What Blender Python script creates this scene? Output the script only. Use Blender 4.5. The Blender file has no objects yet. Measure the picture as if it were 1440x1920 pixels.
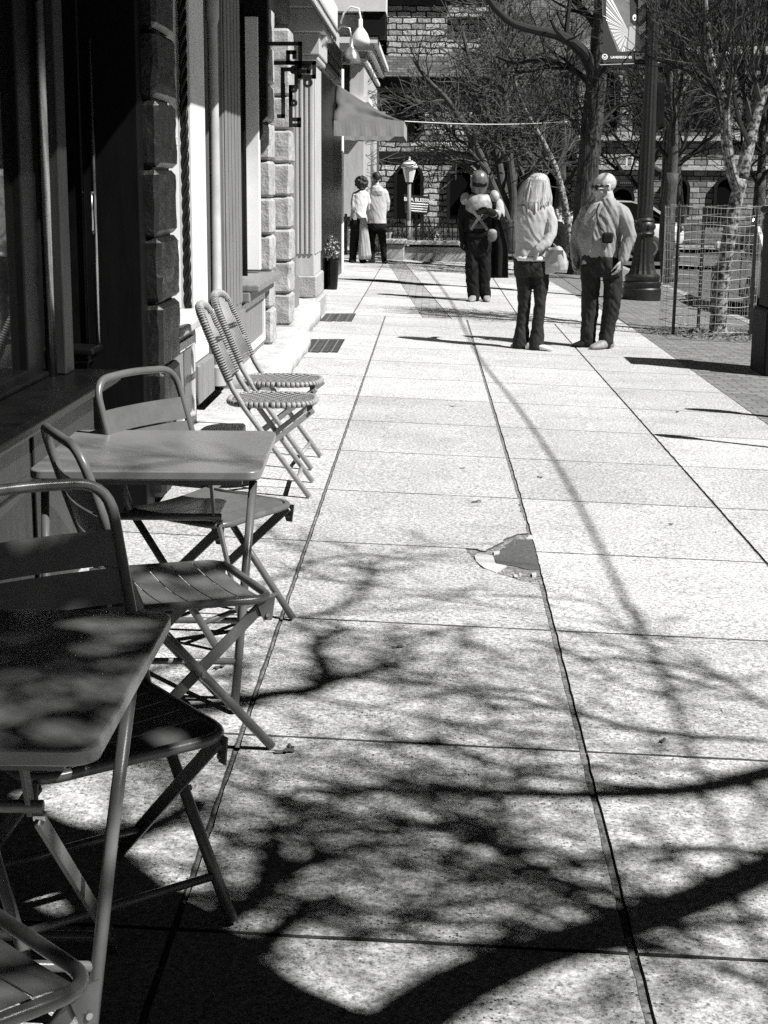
import bpy, bmesh, math, random
from math import sin, cos, tan, pi, radians, sqrt, atan2
from mathutils import Vector, Matrix, noise
V = Vector
COL = bpy.context.scene.collection
SC = bpy.context.scene

# ------------------------------------------------------------------ camera frame (real metres, Y along the street)
FPX, EYE, CROSS = 2850.0, 1.62, 0.035
_p, _y, _r = radians(12.18), radians(1.63), radians(0.43)
FW = V((-sin(_y)*cos(_p), cos(_y)*cos(_p), -sin(_p)))
_rt = FW.cross(V((0, 0, 1))).normalized(); _dn = FW.cross(_rt)
CR = _rt*cos(_r) - _dn*sin(_r)
CD = _rt*sin(_r) + _dn*cos(_r)
EYEP = V((0, 0, EYE))

def gz(x):                       # the pavement falls a little towards the kerb
    return -CROSS*max(-2.6, min(x, 4.2))
def _ray(x, y): return (FW*FPX + CR*(x-720) + CD*(y-960)).normalized()
def G(x, y, z=0.0):              # a point of the pavement (or z above it) seen in the photograph
    v = _ray(x, y); return EYEP + v*((z-EYE)/(v.z + CROSS*v.x))
def P(x, y, Y):                  # a point at a known distance Y down the street
    v = _ray(x, y); return EYEP + v*(Y/v.y)
SAZ, SEL = radians(25), radians(49)
SUN = V((cos(SAZ)*cos(SEL), -sin(SAZ)*cos(SEL), sin(SEL)))   # towards the sun

# ------------------------------------------------------------------ mesh builder
class MB:
    def __init__(s): s.v, s.f, s.mi = [], [], []
    def add(s, vs, fs, m=0):
        o = len(s.v); s.v.extend(V(a) for a in vs)
        s.f.extend(tuple(i+o for i in f) for f in fs); s.mi.extend([m]*len(fs)); return s
    def box(s, x0, x1, y0, y1, z0, z1, m=0):
        vs = [(x, y, z) for z in (z0, z1) for y in (y0, y1) for x in (x0, x1)]
        return s.add(vs, [(0,2,3,1),(4,5,7,6),(0,1,5,4),(2,6,7,3),(0,4,6,2),(1,3,7,5)], m)
    def cbox(s, x0, x1, y0, y1, z0, z1, c, m=0):     # a box with its edges chamfered by c
        pts = []
        xs, ys, zs = (x0, x1), (y0, y1), (z0, z1)
        def inn(a, k): return a[k] + (c if k == 0 else -c)
        idx = {}
        for i in (0, 1):
            for j in (0, 1):
                for k in (0, 1):
                    for ax in range(3):
                        p = [inn(xs, i), inn(ys, j), inn(zs, k)]
                        p[ax] = (xs, ys, zs)[ax][(i, j, k)[ax]]
                        idx[(i, j, k, ax)] = len(pts); pts.append(p)
        I = lambda i, j, k, a: idx[(i, j, k, a)]
        fs = []
        for k in (0, 1): fs.append([I(0,0,k,2), I(1,0,k,2), I(1,1,k,2), I(0,1,k,2)])
        for j in (0, 1): fs.append([I(0,j,0,1), I(1,j,0,1), I(1,j,1,1), I(0,j,1,1)])
        for i in (0, 1): fs.append([I(i,0,0,0), I(i,1,0,0), I(i,1,1,0), I(i,0,1,0)])
        for j in (0, 1):
            for k in (0, 1): fs.append([I(0,j,k,1), I(1,j,k,1), I(1,j,k,2), I(0,j,k,2)])
        for i in (0, 1):
            for k in (0, 1): fs.append([I(i,0,k,0), I(i,1,k,0), I(i,1,k,2), I(i,0,k,2)])
        for i in (0, 1):
            for j in (0, 1): fs.append([I(i,j,0,0), I(i,j,1,0), I(i,j,1,1), I(i,j,0,1)])
        for i in (0, 1):
            for j in (0, 1):
                for k in (0, 1): fs.append([I(i,j,k,0), I(i,j,k,1), I(i,j,k,2)])
        return s.add(pts, fs, m)
    def bar(s, a, b, w, t, side=(1, 0, 0), m=0):      # rectangular bar: w along `side`, t across
        a, b = V(a), V(b); d = (b-a).normalized(); sd = V(side); sd = (sd - d*sd.dot(d)).normalized(); n = d.cross(sd)
        vs = [p + sd*(i*w/2) + n*(j*t/2) for p in (a, b) for i, j in ((-1,-1),(1,-1),(1,1),(-1,1))]
        return s.add(vs, [(3,2,1,0),(4,5,6,7),(0,1,5,4),(1,2,6,5),(2,3,7,6),(3,0,4,7)], m)
    def tube(s, pts, r, n=8, cap=True, m=0, closed=False, tip=False):
        pts = [V(p) for p in pts]; k = len(pts)
        rs = list(r) if hasattr(r, '__len__') else [r]*k
        t0 = (pts[1]-pts[0]).normalized()
        ref = V((0, 0, 1)) if abs(t0.z) < 0.9 else V((1, 0, 0))
        u = (ref - t0*ref.dot(t0)).normalized()
        vs = []
        for i in range(k):
            if closed: t = (pts[(i+1) % k] - pts[i-1])
            elif i == 0: t = pts[1]-pts[0]
            elif i == k-1: t = pts[-1]-pts[-2]
            else: t = (pts[i+1]-pts[i]).normalized() + (pts[i]-pts[i-1]).normalized()
            t = t.normalized() if t.length > 1e-9 else t0
            u = u - t*u.dot(t)
            u = u.normalized() if u.length > 1e-6 else t.orthogonal().normalized()
            w = t.cross(u)
            for j in range(n):
                a = 2*pi*j/n; vs.append(pts[i] + (u*cos(a) + w*sin(a))*rs[i])
        fs = []
        kk = k if closed else k-1
        for i in range(kk):
            i2 = (i+1) % k
            for j in range(n):
                j2 = (j+1) % n; fs.append((i*n+j, i*n+j2, i2*n+j2, i2*n+j))
        if cap and not closed:
            fs.append(tuple(range(n-1, -1, -1))); fs.append(tuple((k-1)*n+j for j in range(n)))
        return s.add(vs, fs, m)
    def limb(s, pts, rs, n=12, m=0):                  # tube with rounded ends
        pts = [V(p) for p in pts]; rs = list(rs) if hasattr(rs, '__len__') else [rs]*len(pts)
        a = (pts[0]-pts[1]).normalized(); b = (pts[-1]-pts[-2]).normalized()
        P2 = [pts[0]+a*rs[0]*.95, pts[0]+a*rs[0]*.7] + pts + [pts[-1]+b*rs[-1]*.7, pts[-1]+b*rs[-1]*.95]
        R2 = [rs[0]*.3, rs[0]*.72] + rs + [rs[-1]*.72, rs[-1]*.3]
        return s.tube(P2, R2, n, True, m)
    def loft(s, rings, n=24, m=0, p=2.0):             # rings: (centre, half width vec, half depth vec)
        vs, fs = [], []
        for c, a, b in rings:
            c, a, b = V(c), V(a), V(b)
            for j in range(n):
                t = 2*pi*j/n; x, y = cos(t), sin(t)
                x = math.copysign(abs(x)**(2/p), x); y = math.copysign(abs(y)**(2/p), y)
                vs.append(c + a*x + b*y)
        for i in range(len(rings)-1):
            for j in range(n):
                j2 = (j+1) % n; fs.append((i*n+j, i*n+j2, (i+1)*n+j2, (i+1)*n+j))
        fs.append(tuple(range(n-1, -1, -1))); fs.append(tuple((len(rings)-1)*n+j for j in range(n)))
        return s.add(vs, fs, m)
    def lathe(s, prof, n=24, c=(0, 0, 0), m=0, flute=None):
        c = V(c); vs, fs = [], []
        for i, (r, z) in enumerate(prof):
            for j in range(n):
                a = 2*pi*j/n; rr = r
                if flute and flute[0] <= i <= flute[1]: rr = r*(1 - .09*(j % 2))
                vs.append(c + V((rr*cos(a), rr*sin(a), z)))
        for i in range(len(prof)-1):
            for j in range(n):
                j2 = (j+1) % n; fs.append((i*n+j, i*n+j2, (i+1)*n+j2, (i+1)*n+j))
        fs.append(tuple(range(n-1, -1, -1))); fs.append(tuple((len(prof)-1)*n+j for j in range(n)))
        return s.add(vs, fs, m)
    def ell(s, c, a, b, d, n=14, m=0):                # ellipsoid with half-axis vectors a, b, d
        c, a, b, d = V(c), V(a), V(b), V(d); vs, fs = [c-d], []
        k = n//2
        for i in range(1, k):
            ph = -pi/2 + pi*i/k
            for j in range(n):
                t = 2*pi*j/n; vs.append(c + (a*cos(t) + b*sin(t))*cos(ph) + d*sin(ph))
        vs.append(c+d); L = len(vs)-1
        for j in range(n): fs.append((0, 1+(j+1) % n, 1+j)); fs.append((L, L-n+j, L-n+(j+1) % n))
        for i in range(k-2):
            for j in range(n):
                j2 = (j+1) % n; o = 1+i*n; fs.append((o+j, o+j2, o+n+j2, o+n+j))
        return s.add(vs, fs, m)
    def prism(s, poly, f0, f1, m=0):                  # poly of 2-D points mapped by f0 / f1 to the two ends
        n = len(poly); vs = [f0(*p) for p in poly] + [f1(*p) for p in poly]
        fs = [tuple(range(n-1, -1, -1)), tuple(range(n, 2*n))] + [(i, (i+1) % n, n+(i+1) % n, n+i) for i in range(n)]
        return s.add(vs, fs, m)
    def mesh(s, name, smooth=False, off=None):
        me = bpy.data.meshes.new(name)
        vs = s.v if off is None else [v-off for v in s.v]
        me.from_pydata(vs, [], s.f)
        if any(s.mi): me.polygons.foreach_set('material_index', s.mi)
        bm = bmesh.new(); bm.from_mesh(me); bmesh.ops.recalc_face_normals(bm, faces=bm.faces); bm.to_mesh(me); bm.free()
        if smooth: me.polygons.foreach_set('use_smooth', [True]*len(me.polygons))
        me.update(); return me

def link(name, me, mats, parent=None):
    o = bpy.data.objects.new(name, me); COL.objects.link(o)
    for m in (mats if isinstance(mats, (list, tuple)) else [mats]): me.materials.append(m)
    if parent: o.parent = parent
    return o
def wloc(o):
    p = V((0, 0, 0))
    while o is not None: p += o.location; o = o.parent
    return p
# part of a thing: vertices in the thing's own frame, or in world metres when world=True
def part(name, mb, mats, parent=None, smooth=False, world=False, bevel=0, label=None, auto=None, kind=None):
    off = wloc(parent) if (world and parent is not None) else None
    o = link(name, mb.mesh(name, smooth, off), mats, parent)
    if auto:
        o.data.polygons.foreach_set('use_smooth', [True]*len(o.data.polygons))
        bm = bmesh.new(); bm.from_mesh(o.data)
        for e in bm.edges:
            if len(e.link_faces) == 2 and e.calc_face_angle(0) > radians(auto): e.smooth = False
        bm.to_mesh(o.data); bm.free()
    if bevel:
        b = o.modifiers.new('bevel', 'BEVEL'); b.width = bevel; b.segments = 2; b.limit_method = 'ANGLE'; b.angle_limit = radians(40)
    if label: o['label'] = label
    if kind: o['kind'] = kind
    return o
def tag(o, label, cat, group=None, kind=None):
    o['label'] = label; o['category'] = cat
    if group: o['group'] = group
    if kind: o['kind'] = kind
    return o
def thing(name, label, cat, loc=(0, 0, 0), rz=0, group=None):
    o = bpy.data.objects.new(name, None); COL.objects.link(o)
    o.location = loc; o.rotation_euler = (0, 0, rz); o.empty_display_size = .2
    return tag(o, label, cat, group)
def single(name, mb, mats, label, cat, loc, group=None, world=True, **k):   # a thing that is one mesh
    loc = V(loc)
    o = link(name, mb.mesh(name, k.pop('smooth', False), loc if world else None), mats)
    o.location = loc
    if k.get('bevel'):
        b = o.modifiers.new('bevel', 'BEVEL'); b.width = k['bevel']; b.segments = 2; b.limit_method = 'ANGLE'
    return tag(o, label, cat, group)
def structure(name, mb, mats, smooth=False):
    o = link(name, mb.mesh(name, smooth), mats); o['kind'] = 'structure'; return o
def dup(root, loc, rz, label, scale=None):
    def cp(o, parent):
        c = o.copy(); COL.objects.link(c); c.parent = parent
        for ch in o.children: cp(ch, c)
        return c
    r = cp(root, None); r.location = loc; r.rotation_euler = (0, 0, rz)
    if scale: r.scale = (scale,)*3
    r['label'] = label
    return r
def text_mesh(body, size, ext=.002, bold=0.0, spacing=1.0, alignx='LEFT'):
    cu = bpy.data.curves.new('t', 'FONT'); cu.body = body; cu.size = size; cu.extrude = ext; cu.offset = bold
    cu.space_character = spacing; cu.align_x = alignx; cu.resolution_u = 3
    o = bpy.data.objects.new('t', cu); COL.objects.link(o)
    me = bpy.data.meshes.new_from_object(o.evaluated_get(bpy.context.evaluated_depsgraph_get()))
    bpy.data.objects.remove(o); bpy.data.curves.remove(cu)
    return me
def text_part(name, body, size, mat, parent, origin, ux, uy, **k):   # lettering laid in the plane ux, uy at world origin
    me = text_mesh(body, size, **k); ux, uy = V(ux).normalized(), V(uy).normalized(); n = ux.cross(uy)
    off = V(origin) - (wloc(parent) if parent else V((0, 0, 0)))
    for v in me.vertices: v.co = off + ux*v.co.x + uy*v.co.y + n*v.co.z
    me.name = name; me.materials.clear()
    return link(name, me, mat, parent)

# ------------------------------------------------------------------ materials (the photograph is black and white: all greys)
def nd(nt, t, **k):
    n = nt.nodes.new(t)
    for a, b in k.items():
        if a in ('inp',):
            for i, v in b.items(): n.inputs[i].default_value = v
        else: setattr(n, a, b)
    return n
def g3(v): return (v, v, v, 1)
MATS = {}
def mat(name, v, rough=.6, var=.0, scale=8.0, bump=0.0, bscale=60.0, spec=.5, metal=0.0, coat=0.0, stretch=(1, 1, 1), detail=5.0, dark=None, ramp=(.3, .7)):
    m = bpy.data.materials.new(name); m.use_nodes = True; nt = m.node_tree; b = nt.nodes['Principled BSDF']
    b.inputs['Roughness'].default_value = rough; b.inputs['Specular IOR Level'].default_value = spec
    b.inputs['Metallic'].default_value = metal; b.inputs['Coat Weight'].default_value = coat
    b.inputs['Base Color'].default_value = g3(v)
    tc = nd(nt, 'ShaderNodeTexCoord'); mp = nd(nt, 'ShaderNodeMapping'); mp.inputs['Scale'].default_value = stretch
    nt.links.new(tc.outputs['Object'], mp.inputs['Vector'])
    if var:
        no = nd(nt, 'ShaderNodeTexNoise', inp={'Scale': scale, 'Detail': detail, 'Roughness': .65})
        nt.links.new(mp.outputs[0], no.inputs['Vector'])
        cr = nd(nt, 'ShaderNodeValToRGB'); e = cr.color_ramp.elements
        e[0].position, e[1].position = ramp
        e[0].color = g3(max(0, v*(1-var)) if dark is None else dark); e[1].color = g3(min(1, v*(1+var)))
        nt.links.new(no.outputs['Fac'], cr.inputs[0]); nt.links.new(cr.outputs[0], b.inputs['Base Color'])
        rr = nd(nt, 'ShaderNodeMapRange', inp={'To Min': max(.02, rough-.12), 'To Max': min(1, rough+.12)})
        nt.links.new(no.outputs['Fac'], rr.inputs['Value']); nt.links.new(rr.outputs[0], b.inputs['Roughness'])
    if bump:
        n2 = nd(nt, 'ShaderNodeTexNoise', inp={'Scale': bscale, 'Detail': 6.0, 'Roughness': .6})
        nt.links.new(mp.outputs[0], n2.inputs['Vector'])
        bu = nd(nt, 'ShaderNodeBump', inp={'Strength': 1.0, 'Distance': bump})
        nt.links.new(n2.outputs['Fac'], bu.inputs['Height']); nt.links.new(bu.outputs[0], b.inputs['Normal'])
    MATS[name] = m; return m

def concrete(name, base, speck=.5, sc=150.0, joints=False):
    m = bpy.data.materials.new(name); m.use_nodes = True; nt = m.node_tree; L = nt.links.new
    b = nt.nodes['Principled BSDF']; b.inputs['Roughness'].default_value = .9; b.inputs['Specular IOR Level'].default_value = .25
    tc = nd(nt, 'ShaderNodeTexCoord'); co = tc.outputs['Object']
    # slab to slab tone, broad stains, sand grain, pebbles of the exposed aggregate
    geo = nd(nt, 'ShaderNodeNewGeometry')
    n1 = nd(nt, 'ShaderNodeTexNoise', inp={'Scale': 1.7, 'Detail': 7.0, 'Roughness': .62}); L(co, n1.inputs['Vector'])
    r1 = nd(nt, 'ShaderNodeMapRange', inp={'From Min': .3, 'From Max': .7, 'To Min': base*.84, 'To Max': base*1.12}); L(n1.outputs['Fac'], r1.inputs['Value'])
    isl = nd(nt, 'ShaderNodeMapRange', inp={'To Min': .86, 'To Max': 1.08}); L(geo.outputs['Random Per Island'], isl.inputs['Value'])
    t1 = nd(nt, 'ShaderNodeMath', operation='MULTIPLY'); L(r1.outputs[0], t1.inputs[0]); L(isl.outputs[0], t1.inputs[1])
    n2 = nd(nt, 'ShaderNodeTexNoise', inp={'Scale': sc*.5, 'Detail': 6.0, 'Roughness': .82}); L(co, n2.inputs['Vector'])
    r2 = nd(nt, 'ShaderNodeMapRange', inp={'From Min': .36, 'From Max': .60, 'To Min': 1-speck*.72, 'To Max': 1+speck*.28}); L(n2.outputs['Fac'], r2.inputs['Value'])
    t2 = nd(nt, 'ShaderNodeMath', operation='MULTIPLY'); L(t1.outputs[0], t2.inputs[0]); L(r2.outputs[0], t2.inputs[1])
    vo = nd(nt, 'ShaderNodeTexVoronoi', inp={'Scale': sc, 'Randomness': 1.0}); L(co, vo.inputs['Vector'])
    bw = nd(nt, 'ShaderNodeSeparateColor'); L(vo.outputs['Color'], bw.inputs[0])
    cr = nd(nt, 'ShaderNodeValToRGB'); e = cr.color_ramp.elements; cr.color_ramp.interpolation = 'CONSTANT'
    e[0].position = 0; e[0].color = g3(.10); e[1].position = .13; e[1].color = g3(.50)
    for p_, c_ in ((.30, 1.0), (.78, 1.25), (.92, 1.6)):
        k = e.new(p_); k.color = g3(c_)
    L(bw.outputs[0], cr.inputs[0])
    ds = nd(nt, 'ShaderNodeMapRange', inp={'From Min': .38, 'From Max': .5, 'To Min': 1.0, 'To Max': 0.0}); L(vo.outputs['Distance'], ds.inputs['Value'])
    # pebbles thin out in patches
    n3 = nd(nt, 'ShaderNodeTexNoise', inp={'Scale': 5.0, 'Detail': 4.0}); L(co, n3.inputs['Vector'])
    r3 = nd(nt, 'ShaderNodeMapRange', inp={'From Min': .35, 'From Max': .65, 'To Min': .35, 'To Max': 1.0}); L(n3.outputs['Fac'], r3.inputs['Value'])
    f1 = nd(nt, 'ShaderNodeMath', operation='MULTIPLY'); L(ds.outputs[0], f1.inputs[0]); L(r3.outputs[0], f1.inputs[1])
    f2 = nd(nt, 'ShaderNodeMath', operation='MULTIPLY', inp={1: min(1, speck*1.8)}); L(f1.outputs[0], f2.inputs[0])
    mx = nd(nt, 'ShaderNodeMix', data_type='FLOAT'); mx.inputs[2].default_value = 1.0
    L(f2.outputs[0], mx.inputs[0]); L(cr.outputs[0], mx.inputs[3])
    t3 = nd(nt, 'ShaderNodeMath', operation='MULTIPLY'); L(t2.outputs[0], t3.inputs[0]); L(mx.outputs[0], t3.inputs[1])
    # sparse larger dark stones and grime dots
    v2 = nd(nt, 'ShaderNodeTexVoronoi', inp={'Scale': 34.0}); L(co, v2.inputs['Vector'])
    s2 = nd(nt, 'ShaderNodeSeparateColor'); L(v2.outputs['Color'], s2.inputs[0])
    rad = nd(nt, 'ShaderNodeMapRange', inp={'From Min': .55, 'From Max': 1.0, 'To Min': 0.0, 'To Max': .20}); L(s2.outputs[1], rad.inputs['Value'])
    lt = nd(nt, 'ShaderNodeMath', operation='LESS_THAN'); L(v2.outputs['Distance'], lt.inputs[0]); L(rad.outputs[0], lt.inputs[1])
    tone = nd(nt, 'ShaderNodeMapRange', inp={'To Min': .25, 'To Max': 1.25}); L(s2.outputs[2], tone.inputs['Value'])
    m2 = nd(nt, 'ShaderNodeMix', data_type='FLOAT'); m2.inputs[2].default_value = 1.0
    L(lt.outputs[0], m2.inputs[0]); L(tone.outputs[0], m2.inputs[3])
    t4 = nd(nt, 'ShaderNodeMath', operation='MULTIPLY'); L(t3.outputs[0], t4.inputs[0]); L(m2.outputs[0], t4.inputs[1])
    L(t4.outputs[0], b.inputs['Base Color'])
    bu = nd(nt, 'ShaderNodeBump', inp={'Strength': .7, 'Distance': .003}); L(n2.outputs['Fac'], bu.inputs['Height']); L(bu.outputs[0], b.inputs['Normal'])
    MATS[name] = m; return m

def blocks(name, v, bw, bh, mortar=.05, swap='XZ', var=.5, bump=.02, msize=.012, off=.5, jit=.0, rough=.85):
    """coursed stone / brick; swap tells which object axes run along and up the wall"""
    m = bpy.data.materials.new(name); m.use_nodes = True; nt = m.node_tree; L = nt.links.new
    b = nt.nodes['Principled BSDF']; b.inputs['Roughness'].default_value = rough; b.inputs['Specular IOR Level'].default_value = .3
    tc = nd(nt, 'ShaderNodeTexCoord'); sx = nd(nt, 'ShaderNodeSeparateXYZ'); cx = nd(nt, 'ShaderNodeCombineXYZ')
    L(tc.outputs['Object'], sx.inputs[0]); L(sx.outputs[swap[0]], cx.inputs[0]); L(sx.outputs[swap[1]], cx.inputs[1])
    vec = cx.outputs[0]
    if jit:
        nj = nd(nt, 'ShaderNodeTexNoise', inp={'Scale': 3.0, 'Detail': 2.0}); L(vec, nj.inputs['Vector'])
        mm = nd(nt, 'ShaderNodeVectorMath', operation='MULTIPLY_ADD'); L(nj.outputs['Color'], mm.inputs[0]); mm.inputs[1].default_value = (jit,)*3; L(vec, mm.inputs[2]); vec = mm.outputs[0]
    br = nd(nt, 'ShaderNodeTexBrick', inp={'Scale': 1.0, 'Mortar Size': msize, 'Mortar Smooth': .3, 'Bias': 0.0, 'Brick Width': bw, 'Row Height': bh, 'Color1': g3(v*(1-var)), 'Color2': g3(min(1, v*(1+var))), 'Mortar': g3(mortar)}, offset=off)
    L(vec, br.inputs['Vector'])
    no = nd(nt, 'ShaderNodeTexNoise', inp={'Scale': 9.0, 'Detail': 8.0, 'Roughness': .7}); L(tc.outputs['Object'], no.inputs['Vector'])
    rr = nd(nt, 'ShaderNodeMapRange', inp={'From Min': .3, 'From Max': .7, 'To Min': .62, 'To Max': 1.3}); L(no.outputs['Fac'], rr.inputs['Value'])
    mu = nd(nt, 'ShaderNodeMix', data_type='RGBA', blend_type='MULTIPLY'); mu.inputs[0].default_value = 1
    L(br.outputs['Color'], mu.inputs[6]); L(rr.outputs[0], mu.inputs[7]); L(mu.outputs[2], b.inputs['Base Color'])
    h = nd(nt, 'ShaderNodeMath', operation='MULTIPLY_ADD', inp={1: -1.0}); L(br.outputs['Fac'], h.inputs[0]); L(no.outputs['Fac'], h.inputs[2])
    bu = nd(nt, 'ShaderNodeBump', inp={'Strength': 1.0, 'Distance': bump}); L(h.outputs[0], bu.inputs['Height']); L(bu.outputs[0], b.inputs['Normal'])
    MATS[name] = m; return m

M_CONC = concrete('pavement concrete', .54, 1.0, 125.0)
M_CONC2 = concrete('far pavement concrete', .54, .5, 60.0)
M_PATCH = concrete('asphalt patch', .105, .5, 170.0)
M_CHUNK = concrete('broken concrete', .50, .2, 200.0)
M_DIRT = mat('dirty slab edge', .06, .95, .5, 30, .004, 80, .2)
M_BIN = mat('matt black steel', .006, .7, .3, 8, spec=.2)
M_GROUT = concrete('joint filler', .22, 1.0, 75.0)
M_RUB = concrete('rubble', .20, .9, 90.0)
M_BRICK = blocks('brick pavers', .19, .205, .103, .07, 'XY', .18, .004, .006)
M_ROAD = mat('asphalt road', .09, .9, .35, 3, .006, 200)
M_KERB = mat('kerb stone', .32, .85, .25, 6, .004, 90)
M_GROUND = mat('open ground', .16, .95, .4, .6, .02, 20)
M_LAWN = mat('winter lawn', .07, .95, .5, 2, .03, 30)
M_BLACK = mat('black gloss paint', .005, .34, .4, 6, .0008, 120, .25)
M_BEAD = mat('bright highlight moulding', .5, .24, .3, 6, metal=1.0)  # bright metal colour stands in for the sun's highlight on black gloss
M_DWOOD = mat('dark painted wood', .0035, .55, .35, 5, .001, 60, .12, stretch=(4, 4, .6))
M_DWOOD2 = mat('dark grey painted wood', .022, .4, .3, 5, .001, 60, .4, stretch=(4, 4, .6))
M_DSTONE = mat('dark painted stone', .007, .40, .4, 14, .006, 38, .55)
M_STONE = mat('grey sandstone', .38, .85, .3, 10, .009, 45, .3)
M_PLINTH = mat('pale plinth stone', .50, .85, .25, 7, .014, 14, .3)
M_WHITE = mat('white painted wood', .74, .5, .08, 4, .0008, 40)
M_PALE = mat('pale painted trim', .48, .55, .14, 5, .001, 50, stretch=(3, 3, .5))
M_GREYP = mat('grey painted timber', .20, .5, .2, 5, .001, 50, stretch=(4, 4, .5))
M_GLASS = mat('dark window glass', .006, .025, spec=.6)
M_BLIND = mat('pale window blind', .62, .35, .05, 2, spec=.5)
M_IRON = mat('black wrought iron', .014, .45, .3, 20, .0006, 150)
M_CHAIR = mat('grey metal chair paint', .115, .30, .22, 7, .00025, 300, .5)
M_TABLE = mat('grey metal table paint', .18, .28, .10, 6, .0002, 260, .5)
M_STEEL = mat('bright bolt steel', .55, .28, metal=1.0)
M_RLEG = mat('pale wood chair leg', .28, .5, .2, 12, .0006, 60, stretch=(1, 1, 6))
M_RATL = mat('pale rattan', .28, .5, .15, 40)
M_RATD = mat('dark rattan', .035, .45, .3, 40)
M_BARK = mat('grey bark', .055, .9, .6, 16, .012, 45, stretch=(1, 1, .35))
M_BARKD = mat('dark ridged bark', .045, .95, .85, 22, .05, 22, stretch=(1, 1, .16))
M_BARKL = mat('pale flaking bark', .20, .85, .75, 17, .010, 40, .3, dark=.02, ramp=(.42, .60))
M_TWIG = mat('twigs', .035, .9, .35, 5)
M_TWIGL = mat('pale twigs', .06, .9, .4, 5)
M_TWIGD = mat('dark twigs', .013, .9, .35, 5)
M_LEAF = mat('dry leaf', .10, .8, .5, 30)
M_MULCH = mat('leaf litter', .14, .9, .8, 25)
M_AWN = mat('grey awning canvas', .12, .9, .14, 3, .002, 25)
M_AWND = mat('dark awning canvas', .03, .9, .2, 3)
M_SKIN = mat('skin', .42, .55, .06, 30)
M_HAIRL = mat('blonde hair', .42, .5, .7, 55, .006, 120, .5, stretch=(1, 1, .06))
M_HAIRD = mat('dark hair', .02, .6, .4, 60, .004, 90)
M_DENIM = mat('dark trousers', .020, .85, .5, 14, .003, 40, .25)
M_BLK = mat('black cloth', .010, .9, .3, 20, .002, 60, .2)
M_WHITEC = mat('white cloth', .70, .9, .06, 12, .003, 45, .2)
M_SHIRT = mat('pale shirt', .29, .85, .08, 14, .003, 40, .2)
M_KNIT = mat('pale knit', .40, .9, .1, 20, .003, 70, .2)
M_HOOD = mat('light grey jersey', .48, .9, .08, 14, .004, 30, .2)
M_SHOE = mat('grey shoe', .25, .7, .3, 30)
M_SOLE = mat('white shoe', .68, .7, .08, 30)
M_LEATH = mat('pale leather', .42, .5, .08, 10, .001, 60)
M_STRAP = mat('strap leather', .13, .5, .2, 10)
M_PLATE = mat('worn pale armour', .34, .5, .5, 14, .001, 60)
M_HELM = mat('worn grey helmet', .17, .32, .35, 16, .0008, 60, metal=.3)
M_CARW = mat('white car paint', .68, .25, coat=.6)
M_CARD = mat('silver car paint', .62, .25, coat=.5)
M_TYRE = mat('tyre rubber', .015, .8)
M_RIM = mat('wheel rim', .45, .3, metal=.8)
M_CHURCH = blocks('coursed church stone', .54, .55, .22, .03, 'XZ', .45, .07, .03, .37, .14)
M_CHURCH2 = blocks('side street stone', .34, .5, .2, .04, 'XZ', .6, .025, .02, .5, .03)
M_SLATE = blocks('slate roof', .10, .3, .16, .03, 'XY', .35, .02, .01)
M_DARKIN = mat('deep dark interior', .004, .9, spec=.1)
M_SHRUB = mat('shrub', .06, .8, .4, 9)
M_FLOWER = mat('pale flowers', .5, .8, .3, 30)
M_ROPE = mat('white cord', .7, .7)
M_CABLE = mat('black cable', .02, .6)
M_GLOBE = mat('milk glass', .75, .2)
M_WIRE = mat('galvanised wire', .32, .4, metal=.5)
M_INK = mat('white lettering', .88, .6)
M_PRINTD = mat('printed dark', .015, .6)
M_PRINTG = mat('printed grey', .16, .6, .3, 8)
# ================================================================== SETTING: ground
rg = random.Random(11)
mb = MB(); mb.add([(-300, -200, -.42), (300, -200, -.42), (300, 500, -.42), (-300, 500, -.42)], [(0, 1, 2, 3)])
structure('ground', mb, M_GROUND)

def sheet(xs, ys, dz, mb=None):
    mb = mb or MB(); n = len(ys)
    vs = [(x, y, gz(x)+dz) for x in xs for y in ys]
    mb.add(vs, [(i*n+j, (i+1)*n+j, (i+1)*n+j+1, i*n+j+1) for i in range(len(xs)-1) for j in range(n-1)]); return mb
structure('pavement_joint', sheet([-1.75, -.5, .6, 2.5], [-4, 8, 35], -.007), M_GROUT)

def edge(p, q, jit, step=.045, seed=0):
    p, q = V(p), V(q); d = q-p; n = max(2, int(d.length/step)); nn = V((-d.y, d.x)).normalized()
    out = []
    for i in range(n):
        t = i/n; a = p + d*t
        k = 0 if i == 0 else jit*(noise.noise((a.x*9+seed, a.y*9, seed))*1.2 + noise.noise((a.x*40, a.y*40, seed+5))*.8)
        out.append(a + nn*k)
    return out
def slab(mb, corners, jit=.006, seed=0, hole=None):
    poly = []
    for i in range(len(corners)):
        a, b = corners[i], corners[(i+1) % len(corners)]
        j = jit*(3.6 if hole and i in hole else 1)
        poly += edge(a[:2], b[:2], j, .018 if hole and i in hole else .05, seed+i)
    top = [(p.x, p.y, gz(p.x)) for p in poly]; n = len(top)
    c = V((sum(p[0] for p in top)/n, sum(p[1] for p in top)/n, 0))
    ins = [(p[0]+(c.x-p[0])*.006, p[1]+(c.y-p[1])*.006, p[2]) for p in top]
    rim = [(p[0], p[1], p[2]-.004) for p in top]; bot = [(p[0], p[1], p[2]-.04) for p in top]
    mb.add(ins+rim+bot, [tuple(range(n))] + [(i+n, (i+1) % n+n, (i+1) % n, i) for i in range(n)] + [(i+2*n, (i+1) % n+2*n, (i+1) % n+n, i+n) for i in range(n)]); mb.mi[-2*n:] = [1]*(2*n)
BX = lambda y: .462 + .036*max(0, min(1, (y-2.8)/4.5)) - .03*max(0, min(1, (y-8)/11))     # the wide joint wanders a little
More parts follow.
